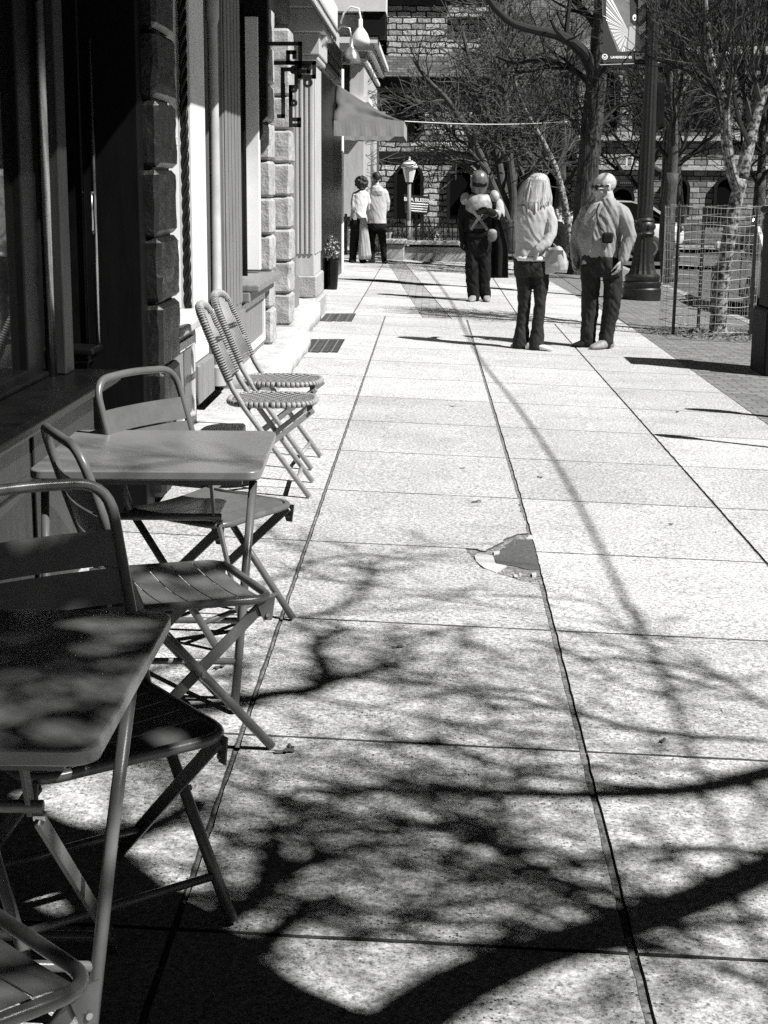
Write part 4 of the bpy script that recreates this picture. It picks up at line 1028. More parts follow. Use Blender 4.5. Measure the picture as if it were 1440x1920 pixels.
# -- the tree beside the photographer whose limbs shade the near pavement
def lift(px, L0, L1, z=0):
    n = len(px); return smooth_line([V((G(*q, z).x, G(*q, z).y, gz(G(*q, z).x)+z))+SUN*(L0+(L1-L0)*i/(n-1)) for i, q in enumerate(px)])
def b6(T):
    r = random.Random(14); c = dict(CFG, kids=[7, 7, 6, 4], len=[1.7, 1.15, .7, .45], ang=(25, 60), rmin=.006, wig=.12)
    crotch = V((G(700, 1990).x, G(700, 1990).y, gz(0)))+SUN*6.0
    base = V((crotch.x, crotch.y-.05, gz(crotch.x)))
    tk = [base+V((0, 0, -.1)), base+V((0, 0, .3)), base.lerp(crotch, .35)+V((.03, .02, 0)), base.lerp(crotch, .7)+V((-.02, .03, 0)), crotch]
    q = smooth_line(tk); T[0].tube(q, [.26*max(0, 1-i/2.5)**2*.5+.17-.03*i/len(q) for i in range(len(q))], 16)
    main = (([(700, 1990), (740, 1935), (820, 1872), (910, 1826), (1010, 1786), (1150, 1742), (1300, 1690), (1440, 1630), (1600, 1560)], 6.0, 7.2, .078, .062, 5, .3),
            ([(700, 1990), (610, 1935), (490, 1878), (400, 1812), (300, 1735), (200, 1640), (100, 1560)], 6.0, 7.5, .125, .10, 4, .3),
            ([(-60, 1500), (60, 1560), (170, 1650), (270, 1760), (360, 1860), (430, 1960)], 6.6, 6.2, .11, .10, 4, .3), ([(-60, 1680), (40, 1740), (150, 1820), (260, 1940)], 6.6, 6.2, .10, .09, 3, .3), ([(-60, 1600), (100, 1600), (260, 1560), (380, 1500)], 6.8, 7.2, .07, .03, 6, .4),
            ([(1560, 1425), (1440, 1450), (1330, 1475), (1220, 1486), (1080, 1490), (940, 1487), (800, 1481), (690, 1477), (620, 1486)], 7.0, 8.2, .056, .018, 9, .45),
            ([(380, 1725), (470, 1690), (500, 1640), (520, 1590), (505, 1550)], 7.0, 7.6, .048, .026, 6, .5), ([(470, 1790), (540, 1730), (590, 1690), (640, 1680)], 7.0, 7.6, .044, .022, 6, .5),
            ([(330, 1330), (430, 1318), (520, 1300), (595, 1290), (607, 1250), (590, 1215), (615, 1190), (660, 1180)], 7.4, 8.0, .050, .024, 9, .5), ([(600, 1285), (660, 1268), (720, 1252), (790, 1235)], 7.6, 8, .034, .016, 6, .6),
            ([(1440, 1600), (1300, 1590), (1150, 1600), (980, 1640), (850, 1660), (700, 1640)], 7.2, 8.0, .028, .014, 16, .75), ([(1150, 1738), (1080, 1680), (980, 1610), (900, 1560), (830, 1540)], 7.2, 8.0, .028, .014, 14, .75),
            ([(1440, 1850), (1360, 1820), (1290, 1790), (1230, 1770)], 7, 7.4, .028, .014, 7, .75), ([(620, 1486), (560, 1480), (520, 1500), (470, 1440), (440, 1400)], 7.6, 8.2, .034, .018, 8, .6),
            ([(1440, 1390), (1300, 1380), (1190, 1370), (1100, 1340), (1010, 1300), (900, 1290), (800, 1310)], 7.4, 8.4, .026, .012, 15, .75), ([(1440, 1330), (1340, 1260), (1250, 1230), (1190, 1190)], 7.6, 8.2, .022, .012, 8, .75),
            ([(560, 1160), (660, 1130), (700, 1075), (640, 1060)], 7.8, 8.4, .026, .014, 8, .75), ([(480, 1100), (600, 1050), (700, 1040), (800, 1060)], 8, 8.6, .022, .012, 8, .75), ([(700, 1400), (820, 1390), (900, 1420), (1000, 1440), (1120, 1430)], 7.2, 8, .026, .014, 13, .75),
            ([(1440, 1720), (1330, 1730), (1230, 1770), (1110, 1790)], 7, 7.6, .024, .012, 8, .75), ([(560, 1620), (660, 1590), (760, 1580), (880, 1600)], 7.2, 7.8, .028, .014, 11, .75), ([(650, 1760), (760, 1740), (850, 1700), (960, 1690)], 7, 7.4, .024, .012, 9, .75),
            ([(430, 1560), (560, 1550), (640, 1530), (760, 1520)], 7.4, 8, .024, .012, 9, .75), ([(1000, 1200), (1100, 1240), (1180, 1290), (1250, 1300)], 7.6, 8.2, .022, .012, 8, .75), ([(900, 1170), (800, 1190), (720, 1200)], 8, 8.4, .02, .012, 7, .75),
            ([(60, 1260), (160, 1300), (250, 1270), (340, 1240)], 7.2, 7.8, .05, .02, 7, .5), ([(-60, 1420), (60, 1380), (180, 1390), (300, 1420)], 7, 7.6, .05, .02, 6, .5))
    tb = (([(420, 1010), (330, 1030), (220, 1040), (100, 1060), (-40, 1080), (-200, 1100)], 6.6, 7.2, .10, .07, 8), ([(330, 960), (220, 980), (100, 990), (-40, 1010)], 6.8, 7.4, .07, .05, 8), ([(330, 1110), (200, 1120), (60, 1150), (-60, 1190)], 6.8, 7.4, .07, .04, 8),
          ([(330, 1330), (220, 1310), (120, 1330), (0, 1350)], 7.0, 7.4, .03, .02, 7), ([(280, 1240), (180, 1250), (60, 1230), (-40, 1240)], 7.2, 7.6, .022, .012, 7), ([(300, 1200), (180, 1190), (40, 1200)], 7.4, 7.8, .014, .008, 6),
          ([(190, 1790), (90, 1800), (-20, 1830)], 6.6, 6.9, .04, .03, 4), ([(170, 1890), (80, 1900), (-20, 1930)], 6.6, 6.9, .03, .02, 4),
          ([(430, 1372), (340, 1345), (240, 1365), (120, 1430)], 6.6, 7.0, .075, .06, 6), ([(160, 1170), (60, 1200), (-60, 1200)], 6.8, 7, .05, .04, 5), ([(220, 1400), (120, 1390), (0, 1420)], 6.8, 7.2, .035, .02, 6),
          ([(500, 860), (380, 852), (260, 862), (150, 850)], 7.6, 8, .014, .008, 5))
    for px, a, b, r0, r1, k in tb:
        L = lift(px, a, b, .74 if px[0] not in ((430, 1372), (190, 1790), (170, 1890)) else .45); limb_from(T, L, taper(r0, r1, len(L)), 1, dict(c, len=[.8, .5, .4, .3]), r, k, .08)
    for px, a, b, r0, r1, k, q_ in main:
        if q_ >= .6: k = max(3, int(k*.75)); r0 *= .72; r1 *= .7; a *= .82; b *= .82
        L = lift(px, a, b); limb_from(T, L, taper(r0, r1, len(L)), 1, dict(c, len=[.9, .7, .45, .3], rr=q_, kids=[6, 6, 5, 3], rmin=.0065, max=3, wig=.16), r, k, .08)
tree('shade_tree', 'tree beside the photographer whose bare limbs shade the near pavement', (3.5, 1.25, gz(3.5)), b6, (M_BARK, M_TWIG))
# ================================================================== STREET FURNITURE
def lamp_post(label, x, y):
    t = thing('street_lamp', label, 'street lamp', (x, y, gz(x)), 0, 'black fluted street lamps')
    m = MB(); m.lathe([(.30, 0), (.30, .17), (.285, .19), (.295, .22), (.295, .27), (.26, .29), (.275, .33), (.27, .37), (.235, .40)], 24); part('base', m, M_IRON, t, auto=35)
    m = MB(); m.lathe([(.225, .39), (.20, .46), (.175, .56), (.158, .70), (.148, .86), (.142, 1.0)], 32, flute=(0, 5)); part('fluted_foot', m, M_IRON, t)
    m = MB(); m.lathe([(.155, .99), (.165, 1.02), (.15, 1.05), (.16, 1.10), (.165, 1.15), (.14, 1.19), (.155, 1.22), (.12, 1.26)], 24)
    for k in range(10):
        a = 2*pi*k/10; m.ell((.15*cos(a), .15*sin(a), 1.12), (.03, 0, 0), (0, .03, 0), (0, 0, .045), 8)
    part('collar', m, M_IRON, t, auto=40)
    m = MB(); m.lathe([(.125, 1.24), (.12, 1.5), (.115, 2.2), (.10, 3.4), (.088, 4.7), (.10, 4.74), (.12, 4.8), (.09, 4.86), (.07, 4.95)], 24, flute=(1, 4)); part('shaft', m, M_IRON, t)
    m = MB()
    for k in range(3):
        a = 2*pi*k/3; m.lathe([(.01, 1.6), (.018, 1.6), (.018, 1.62), (.01, 1.62)], 8, (.125*cos(a), .125*sin(a), 0))
    part('band', m, M_IRON, t)
    m = MB(); m.lathe([(.10, 4.95), (.16, 5.02), (.21, 5.2), (.20, 5.4), (.13, 5.55), (.05, 5.6)], 20); gl = part('globe', m, M_GLOBE, t, smooth=True)
    m = MB(); m.lathe([(.06, 5.6), (.10, 5.62), (.05, 5.7), (.015, 5.85)], 14); part('finial', m, M_IRON, gl)
    return t
LP = lamp_post('black cast-iron street lamp with fluted base beside the man in the pale shirt', 3.31, 24.0)
dup(LP, (5.75, 38.0, gz(4.2)-.12), 1.0, 'smaller-looking second black street lamp farther off, just right of the near one', 1.3)
# banner
BN = thing('street_banner', 'black banner with a radiating pleated picture hanging from the street lamp', 'banner', P(1173, 112, 23.97))
def bp(x, y, d=0): q = P(x, y, 23.97+(x-1173)*.0032); return q+V((0, -d, 0))
x0, x1 = 1131, 1213
m = MB(); a, b, c, d = bp(1133, -150), bp(1214, -150), bp(1213, 117), bp(1130, 117)
m.add([a, b, c, d]+[q+V((0, .006, 0)) for q in (a, b, c, d)], [(0, 1, 2, 3), (7, 6, 5, 4), (0, 4, 5, 1), (1, 5, 6, 2), (2, 6, 7, 3), (3, 7, 4, 0)]); W('cloth', m, M_PRINTD, BN)
m = MB(); rb = random.Random(9)
def inside(x, y): return 1136 <= x <= 1211 and -140 <= y <= 97
ctr = (1184, 58)
def pane(poly, mi, dz):
    q = [bp(x, y, .003+dz) for x, y in poly]; k = len(q); m.add(q+[p+V((0, .0022, 0)) for p in q], [tuple(range(k)), tuple(range(2*k-1, k-1, -1))]+[(i, (i+1) % k, k+(i+1) % k, k+i) for i in range(k)], mi)
pane([(1192, -140), (1211, -140), (1211, 97), (1158, 97), (1140, 50), (1136, 20), (1136, -140)], 2, 0)
N = 30
for i in range(N):                                        # pleats fanning out from one point
    t0, t1 = radians(95+150*i/N), radians(95+150*(i+.62)/N)
    poly = [(ctr[0]-6, ctr[1])]
    for t in (t0, t1):
        dx, dy = cos(t), sin(t); L = 0
        while inside(ctr[0]-6+dx*(L+1), ctr[1]+dy*(L+1)) and not (ctr[1]+dy*L > 40 and ctr[0]-6+dx*L < 1140+(ctr[1]+dy*L-45)*.46): L += 1
        poly.append((ctr[0]-6+dx*L, ctr[1]+dy*L))
    pane(poly, 0 if i % 3 else 1, .003)
for i in range(9):
    y = -130+26*i; pane([(1197, y), (1211, y-12), (1211, y+4), (1197, y+16)], 0 if i % 2 else 1, .003)
pane([(1178, -140), (1194, -140), (1196, 36), (1190, 48), (1182, 40)], 3, .0055)
pane([(1180, 50), (1196, 48), (1203, 96), (1176, 96)], 1, .0055)
cc = [(1190+4.2*cos(t)*1.0, 33+6*sin(t)) for t in [2*pi*i/14 for i in range(14)]]; pane(cc, 0, .008)
pane([(1190+1.6*cos(t), 34+2.2*sin(t)) for t in [2*pi*i/10 for i in range(10)]], 3, .011)
pane([(1191, 99), (1211, 99), (1211, 111), (1191, 111)], 0, .003)
for u, v_, w_ in ((1193, 101, 5), (1199, 101, 4), (1204, 105, 6)): pane([(u, v_), (u+w_, v_), (u+w_-1, v_+5), (u, v_+5)], 3, .0055)
ring = [(1134+5.5*cos(t), 106.5+5.5*sin(t)) for t in [2*pi*i/20 for i in range(20)]]; pane(ring, 0, .003)
pane([(1134+3.9*cos(t), 106.5+3.9*sin(t)) for t in [2*pi*i/18 for i in range(18)]], 3, .0055)
pane([(1131.5, 104), (1134, 108), (1137.5, 103), (1137, 106), (1134, 110), (1131, 107)], 0, .008)
W('printed_picture', m, [M_INK, mat('printed light grey', .42, .6), M_PRINTG, M_PRINTD], BN)
ux = (bp(1190, 108)-bp(1146, 108.0)); text_part('lettering', 'LANDESCAPES', .050, M_INK, BN, bp(1145, 109.5, .006), ux, CD*-1 - ux.normalized()*(CD*-1).dot(ux.normalized()), spacing=1.12, bold=.001)
m = MB(); m.tube([bp(1124, 122)+V((0, .01, 0)), bp(1236, 118)+V((0, .01, 0))], .014, 8); m.ell(bp(1122, 122)+V((0, .01, 0)), (.03, 0, 0), (0, .03, 0), (0, 0, .03), 10); W('bracket_rod', m, M_IRON, BN)
m = MB(); m.tube([bp(1130, -150), bp(1130, 30), bp(1138, 33)], .008, 6); W('tie', m, M_WIRE, BN)
# back of a traffic sign on the lamp
m = MB(); q = [P(1227, 155, 24.1), P(1247, 156, 24.2), P(1245, 233, 24.2), P(1225, 232, 24.1)]; m.add(q+[v+V((.0, .004, 0)) for v in q], [(0, 1, 2, 3), (7, 6, 5, 4), (0, 4, 5, 1), (1, 5, 6, 2), (2, 6, 7, 3), (3, 7, 4, 0)])
m.box(3.40, 3.44, 24.06, 24.12, 2.6, 3.1)
single('traffic_sign', m, M_BLACK, 'black back of a narrow traffic sign fixed to the street lamp', 'sign', P(1236, 232, 24.1))
# wire tree cage
CG = thing('tree_cage', 'round wire mesh cage with dark posts around the young street tree', 'tree guard', (3.33, 18.4, gz(3.33)))
m = MB(); R_ = .56; rc = random.Random(17); n = 44
def cp(a, z): return V((R_*(1+.03*sin(3*a+z*2))*cos(a), R_*(1+.03*sin(2*a+1))*sin(a), z+.012*sin(a*4+z*7)))
for k in range(15):
    z = .06+k*.103; m.tube([cp(2*pi*i/n, z) for i in range(n)], .0042, 4, closed=True)
for i in range(n):
    a = 2*pi*i/n; m.tube([cp(a, .02+k*.15) for k in range(11)], .0024, 3)
part('wire_mesh', m, M_WIRE, CG)
for a, zz in ((radians(218), 1.52), (radians(-38), 1.45), (radians(90), 1.5)):
    m = MB(); m.bar((R_*1.03*cos(a), R_*1.03*sin(a), -.05), (R_*1.0*cos(a), R_*1.0*sin(a), zz), .035, .035); part('post', m, M_IRON, CG)
m = MB(); rm = random.Random(23)
for i in range(900):
    a, r_ = rm.uniform(0, 2*pi), .95*sqrt(rm.random()); c = V((3.38+r_*cos(a), 18.35+r_*.8*sin(a), gz(3.38)+.012+.055*max(0, 1-r_/.95)*rm.random()))
    u = V((rm.gauss(0, 1), rm.gauss(0, 1), rm.gauss(0, .5))).normalized(); w_ = u.orthogonal().normalized(); s = rm.uniform(.02, .05)
    m.add([c-u*s, c+w_*s*.5, c+u*s, c-w_*s*.5], [(0, 1, 2, 3)])
o = link('leaf_litter', m.mesh('leaf_litter'), M_MULCH); tag(o, 'dry leaves and mulch around the caged tree', 'leaf litter', kind='stuff')
m = MB(); m.add([(2.75, 17.55, gz(2.75)+.004), (4.1, 17.5, gz(4.1)+.004), (4.15, 19.2, gz(4.15)+.004), (2.78, 19.2, gz(2.78)+.004)], [(0, 1, 2, 3)]); structure('tree_pit', m, M_MULCH)
# black bin at the right edge
BI = thing('litter_bin', 'tall black litter bin at the right edge of the picture', 'bin', (3.47, 14.35, gz(3.36)))
m = MB(); m.cbox(-.345, .34, -.12, .5, 0, .62, .02); part('lower_body', m, M_BIN, BI)
m = MB(); m.cbox(-.30, .34, -.10, .48, .615, 1.50, .02); part('upper_body', m, M_BIN, BI)
m = MB(); m.cbox(-.33, .37, -.13, .51, 1.495, 1.56, .02); part('lid', m, M_BIN, BI)
m = MB(); m.box(-.2, .2, -.108, -.10, 1.15, 1.35); part('flap', m, M_BLACK, BI)
# parking meters out by the kerb, right of the frame
def meter(label, x, y, h, s=1.0):
    t = thing('parking_meter', label, 'parking meter', (x, y, gz(x)), 0, 'parking meters by the kerb')
    m = MB(); m.tube([(0, 0, 0), (0, 0, h-.28)], .028*s, 10); part('post', m, M_IRON, t)
    m = MB(); m.loft([((0, 0, h-.30), (.05*s, 0, 0), (0, .04, 0)), ((0, 0, h-.2), (.09*s, 0, 0), (0, .06, 0)), ((0, 0, h-.08), (.10*s, 0, 0), (0, .065, 0)), ((0, 0, h-.02), (.07*s, 0, 0), (0, .05, 0)), ((0, 0, h), (.02*s, 0, 0), (0, .02, 0))], 16); hd = part('head', m, M_IRON, t, smooth=True)
    m = MB(); m.box(-.05, .05, -.068, -.058, h-.16, h-.08); part('display', m, M_GLASS, hd)
meter('parking meter whose slim shadow points to the caged tree side of the pavement', 2.72, 9.88, 1.45); meter('wider parking meter nearer the litter bin', 3.25, 11.25, 1.5, 1.8)
# overhead cable: its soft shadow runs down the pavement
m = MB(); L = [V((G(*q).x, G(*q).y, gz(G(*q).x)))+SUN*l for q, l in (((842, 560), 6.0), ((872, 620), 6.0), ((905, 680), 5.9), ((968, 760), 5.8), ((1043, 870), 5.7), ((1100, 975), 5.6), ((1150, 1080), 5.6), ((1195, 1170), 5.6), ((1240, 1260), 5.7), ((1285, 1380), 5.8), ((1330, 1500), 6.0), ((1400, 1700), 6.2))]
L = [L[0]+V((.2, 9, .8))]+L+[L[-1]+V((.3, -3, .6))]
m.tube(smooth_line(L, 5), .0115, 8); single('overhead_cable', m, M_CABLE, 'black cable strung overhead along the street, out of sight above the picture', 'cable', L[5], smooth=True)
m = MB(); a, b = V((-.43, 25.0, 2.60)), P(1066, 228, 30.4); m.tube([a.lerp(b, i/12)+V((0, 0, -.05*sin(pi*i/12))) for i in range(13)], .006, 5); single('white_cord', m, M_ROPE, 'thin white cord stretched from the awning corner to the big tree', 'cord', a)

# ================================================================== FAR END: wall, bench, fence, lamp, signs
FW_ = thing('low_garden_wall', 'low pale stone wall with the shade below its coping painted dark, under the iron fence', 'wall', (.1, 33.6, 0))
m = MB(); m.cbox(-.62, 1.1, 33.35, 33.75, -.05, .30, .015); m.cbox(-.95, -.55, 33.25, 33.75, -.05, .36, .02); W('wall_body', m, M_STONE, FW_)
m = MB(); m.cbox(-.62, 1.12, 33.28, 33.8, .34, .42, .012); m.cbox(-1.0, -.5, 33.2, 33.8, .36, .45, .015); W('coping', m, M_PLINTH, FW_)
m = MB(); m.box(-.45, .62, 33.36, 33.5, .30, .34); W('painted_shade_strip', m, M_DARKIN, FW_)  # near-black strip painted in as the shade below the coping
FE = thing('iron_fence', 'black iron railings behind the low pale wall', 'fence', (0, 35.2, 0))
m = MB()
for k in range(62):
    x = -1.9+k*.105; m.tube([(x, 35.2, -.05), (x, 35.2, .78)], .011, 5); m.lathe([(.018, .78), (.004, .85)], 5, (x, 35.2, 0))
m.box(-1.95, 4.6, 35.18, 35.22, .10, .13); m.box(-1.95, 4.6, 35.18, 35.22, .66, .69); W('railings', m, M_IRON, FE)
for k in range(5):
    m = MB(); m.box(-1.95+k*1.6, -1.89+k*1.6, 35.16, 35.24, -.05, .95); W('post', m, M_IRON, FE)
PS = thing('parking_sign', 'small accessible parking sign on the iron railings', 'sign', P(820, 455, 35.1))
q = [P(812, 430, 35.1), P(828, 430, 35.1), P(828, 454, 35.1), P(812, 454, 35.1)]
m = MB(); m.add(q+[v+V((0, .01, 0)) for v in q], [(0, 1, 2, 3), (7, 6, 5, 4), (0, 4, 5, 1), (1, 5, 6, 2), (2, 6, 7, 3), (3, 7, 4, 0)]); W('plate', m, M_PRINTG, PS)
m = MB()
def sp(x, y): return P(x, y, 35.08)
m.tube([sp(818.6, 434.5), sp(818.8, 440), sp(822, 440.3), sp(823.2, 444.2), sp(825, 443.6)], .011, 5); m.ell(sp(818.4, 433), (.014, 0, 0), (0, .006, 0), (0, 0, .014), 8)
m.tube([sp(819.5+4*cos(t), 442+3.6*sin(t)) for t in [radians(-200+20*i-40) for i in range(12)]], .008, 5)
for y in (447.5, 450, 452): m.tube([sp(814, y), sp(826, y)], .006, 4)
W('wheelchair_symbol', m, M_INK, PS)
LN = thing('lantern_post', 'short post lantern with a pale domed top in front of the church', 'street lamp', P(766, 470, 44))
c = P(766, 470, 44); top = P(766, 302, 44).z
m = MB(); m.tube([(c.x, 44, -.1), (c.x, 44, top-.55)], .055, 10); m.tube([(c.x, 44, -.1), (c.x, 44, .6)], .10, 10); W('post', m, M_GREYP, LN, smooth=True)
m = MB(); m.lathe([(.10, top-.58), (.19, top-.20), (.19, top-.19), (.09, top-.19)], 8, (c.x, 44, 0)); W('glass', m, M_GLOBE, LN)
m = MB(); m.lathe([(.22, top-.19), (.24, top-.17), (.20, top-.07), (.12, top), (.03, top+.03), (.02, top+.12)], 16, (c.x, 44, 0)); W('dome', m, M_WHITE, LN, smooth=True)
YB = thing('church_banner', 'dark banner with white capitals A BLESSING on posts before the church', 'sign', P(785, 402, 46.5))
q = [P(757, 364, 46.5), P(803, 368, 46.5), P(806, 396, 46.5), P(800, 403, 46.5), P(760, 400, 46.5)]
m = MB(); k = len(q); m.add(q+[v+V((0, .02, 0)) for v in q], [tuple(range(k)), tuple(range(2*k-1, k-1, -1))]+[(i, (i+1) % k, k+(i+1) % k, k+i) for i in range(k)]); W('board', m, M_PRINTD, YB)
def tp(x, y): return P(x, y, 46.47)
text_part('lettering', 'BE A BLESSING', .150, M_INK, YB, tp(757.5, 376), tp(802, 378.5)-tp(758, 375), V((0, 0, 1)), bold=.005, spacing=.95)
m = MB()
for i, y in enumerate((381.5, 386, 390.5, 395)): m.tube([tp(768+i, y), tp(803-i, y+2.4)], .022, 4)
W('small_print', m, M_INK, YB)
m = MB(); m.box(q[0].x+.1, q[0].x+.18, 46.53, 46.6, -.1, q[0].z); m.box(q[1].x-.2, q[1].x-.12, 46.53, 46.6, -.1, q[1].z-.1); W('post', m, M_IRON, YB)
def balusters():
    t = thing('balustrade', 'dark balustrade with pale turned balusters behind the couple', 'railing', (-2.5, 40.4, 0)); m = MB()
    for k in range(11): m.lathe([(.05, .2), (.085, .35), (.05, .55), (.04, .6), (.07, .66)], 10, (-3.3+k*.2, 40.4, 0))
    W('balusters', m, M_PALE, t); m = MB(); m.box(-3.5, -1.15, 40.3, 40.5, .66, .78); m.box(-3.5, -1.15, 40.3, 40.5, -.13, .2); m.box(-3.5, -1.15, 40.56, 40.6, .2, .66); W('rails', m, M_IRON, t)
balusters()
def urn(label, x, y, s):
    t = thing('stone_urn', label, 'planter', (x, y, gz(x)-.02), 0, 'stone urns'); m = MB(); m.lathe([(.22*s, 0), (.22*s, .06*s), (.10*s, .12*s), (.14*s, .2*s), (.27*s, .42*s), (.30*s, .62*s), (.33*s, .66*s), (.28*s, .66*s), (.2*s, .5*s)], 20); part('bowl', m, M_STONE, t, smooth=True)
    m = MB(); r = random.Random(int(x*10)+9)
    for i in range(90):
        c = V((r.gauss(0, .14*s), r.gauss(0, .14*s), .62*s+abs(r.gauss(0, .12*s)))); u = V((r.gauss(0, 1), r.gauss(0, 1), r.gauss(0, 1))).normalized(); w_ = u.orthogonal(); m.add([c, c+u*.05+w_*.02, c+u*.1, c+u*.05-w_*.02], [(0, 1, 2, 3)])
    part('plants', m, M_SHRUB, t)
urn('stone urn planter left of the couple', -1.98, 36.2, .8); urn('stone urn planter to the right of the couple by the wall pier', -1.12, 36.0, .75)
# bare shrubs behind the railings
def shrub(label, c, s, seed, mt):
    t = thing('bare_shrub', label, 'shrub', c, 0, 'bare shrubs behind the railings'); r = random.Random(seed); T = (MB(), MB())
    cf = dict(CFG, seg=[.15], len=[.45, .3, .2], kids=[5, 5, 3], rmin=.007, max=2, ang=(20, 55))
    for i in range(16): branch(T, (r.gauss(0, .18*s), r.gauss(0, .18*s), 0), (r.gauss(0, .5), r.gauss(0, .5), 1), 1.0*s*r.uniform(.6, 1.2), .014, 1, cf, r)
    part('stems', T[1], mt, t); return t
s1 = shrub('bare shrub by the accessible parking sign', (.25, 36.9, -.1), 1.0, 3, M_TWIG)
for l, rz, lb, s in (((-.5, 37.2, -.1), 1, 'bare shrub between the lantern post and the parking sign', .9), ((-1.2, 38.2, -.1), 2, 'bare shrub right of the couple behind the urn', 1.0), ((.9, 38, -.1), 3, 'bare shrub behind the left edge of the costumed person', 1.1)): dup(s1, l, rz, lb, s)

# ================================================================== CHURCH AND OTHER BUILDINGS BEHIND
CH = thing('stone_church', 'rough stone church with round window and steep slate roof', 'church', (0, 60, 0))
def wallpoly(mb, poly, y0, y1): mb.prism(poly, lambda a, b: (a, y0, b), lambda a, b: (a, y1, b))
m = MB(); wallpoly(m, [(-2.0, -.2), (5.38, -.2), (5.38, 5.05), (-2.0, 5.05)], 60, 60.6); W('wall', m, M_CHURCH, CH)
m = MB(); wallpoly(m, [(-2.3, 5.02), (5.38, 5.02), (5.38, 5.62), (-2.3, 5.62)], 59.75, 60.8); wallpoly(m, [(-2.0, 2.55), (5.38, 2.55), (5.38, 2.85), (-2, 2.85)], 59.92, 59.998); W('dark_cornice', m, M_DWOOD2, CH)
m = MB(); m.add([(-2.6, 59.6, 5.6), (9.7, 59.6, 5.6), (9.7, 66, 9.8), (-2.6, 66, 9.8), (-2.6, 59.7, 5.5), (9.7, 59.7, 5.5), (9.7, 66, 9.7), (-2.6, 66, 9.7)], [(0, 1, 2, 3), (7, 6, 5, 4), (0, 4, 5, 1), (1, 5, 6, 2), (2, 6, 7, 3), (3, 7, 4, 0)]); W('roof', m, M_SLATE, CH)
def arch_window(par, name, cx, w, z0, z1, y, mt=M_DARKIN, ring=M_DSTONE, full=False):
    n = 16; hw_ = w/2; pts = [(cx-hw_, z0), (cx+hw_, z0)]+[(cx+hw_*cos(pi*i/n), z1-hw_+hw_*sin(pi*i/n)) for i in range(n+1)]
    if full: pts = [(cx+hw_*cos(2*pi*i/28), (z0+z1)/2+hw_*sin(2*pi*i/28)) for i in range(28)]
    m_ = MB(); wallpoly(m_, pts, y-.03, y-.01); p = W(name, m_, mt, par)
    m_ = MB(); k = 1.28; cz = (z0+z1)/2 if full else z1-hw_
    ou = [(cx+(a-cx)*k, cz+(b-cz)*k if b > cz or full else b) for a, b in pts]; N = len(pts); vs = []
    for yy in (y-.14, y-.03):
        vs += [(a, yy, b) for a, b in pts]+[(a, yy, b) for a, b in ou]
    fs = []
    for i in range(N):
        j = (i+1) % N; fs += [(i, j, N+j, N+i), (2*N+j, 2*N+i, 3*N+i, 3*N+j), (i, 2*N+i, 2*N+j, j), (N+i, N+j, 3*N+j, 3*N+i)]
    m_.add(vs, fs); W('surround', m_, ring, p)
    return p
arch_window(CH, 'round_window', -.88, .95, 3.55, 4.8, 60)
for cx in (-.85, 1.2, 3.1, 4.5): arch_window(CH, 'arched_window', cx, .9, .3, 2.3, 60)
for cx in (2.2, 4.3): arch_window(CH, 'upper_window', cx, .8, 3.2, 4.7, 60)
m = MB(); wallpoly(m, [(-1.75, 5.2), (.55, 5.2), (.55, 9.3), (-1.75, 9.3)], 60.9, 62.4); wallpoly(m, [(.55, 5.3), (2.5, 5.3), (2.5, 8.0), (1.6, 9.6), (.55, 8.0)], 61.2, 62.4); W('tower', m, M_CHURCH, CH)
m = MB(); wallpoly(m, [(-1.85, 8.3), (2.7, 8.3), (2.7, 8.75), (-1.85, 8.75)], 60.75, 60.9); m.prism([(-2.9, 7.3), (-1.75, 7.1), (-1.75, 8.9), (-2.9, 8.6)], lambda a, b: (a, 61.0, b), lambda a, b: (a, 64, b)); W('dark_roof_edge', m, M_BLACK, CH)
LB = thing('pale_ornate_building', 'pale building with ornate white cornice across the side street, seen over and under the awning', 'building', (-5, 45.5, 0))
m = MB(); m.box(-12, -1.95, 45, 56, -.2, 6.3); W('wall', m, M_PALE, LB)
m = MB(); m.box(-12, -1.80, 44.85, 56, 3.9, 4.05); m.box(-12, -1.70, 44.75, 56, 5.3, 5.5); m.box(-12, -1.55, 44.62, 56, 5.5, 5.66); m.box(-12, -1.85, 44.9, 56, 5.0, 5.1); W('cornice', m, M_WHITE, LB)
m = MB(); m.box(-1.96, -1.34, 44.58, 46, 5.70, 6.32); W('dark_attic_band', m, M_BIN, LB); m = MB(); m.box(-12, -1.32, 44.5, 46, 6.34, 9); W('sky_gap_block', m, M_WHITE, LB)  # the white block is added in place of a bright gap of sky
for k in range(2):
    x = -2.12-k*.62; m = MB(); m.box(x-.16, x+.16, 44.8, 45, 3.0, 3.9); m.box(x-.2, x+.2, 44.72, 45, 3.6, 3.7); m.box(x-.24, x+.24, 44.68, 45, 3.76, 3.9)
    for j in range(5): m.ell((x-.16+.08*j, 44.76, 3.42+.05*(j % 2)), (.06, 0, 0), (0, .07, 0), (0, 0, .10), 8)
    m.ell((x, 44.74, 3.15), (.10, 0, 0), (0, .08, 0), (0, 0, .14), 8); W('carved_capital', m, M_WHITE, LB)
m = MB(); m.box(-2.75, -2.35, 44.97, 45.0, 4.15, 5.1); m.box(-3.6, -3.0, 44.97, 45.0, 1.0, 2.8); W('window', m, M_GLASS, LB)
RB = thing('numbered_stone_building', 'stone building numbered 113 with an arched doorway behind the trees', 'building', (9, 58, 0))
m = MB(); m.box(5.4, 34, 58, 70, -.3, 6.6); W('wall', m, M_CHURCH2, RB)
m = MB(); m.box(5.4, 34, 57.82, 57.998, 3.25, 3.42); m.box(5.4, 34, 57.86, 57.998, 2.2, 2.32); m.box(5.4, 34, 57.8, 57.998, 6.3, 6.6); W('string_course', m, M_PLINTH, RB)

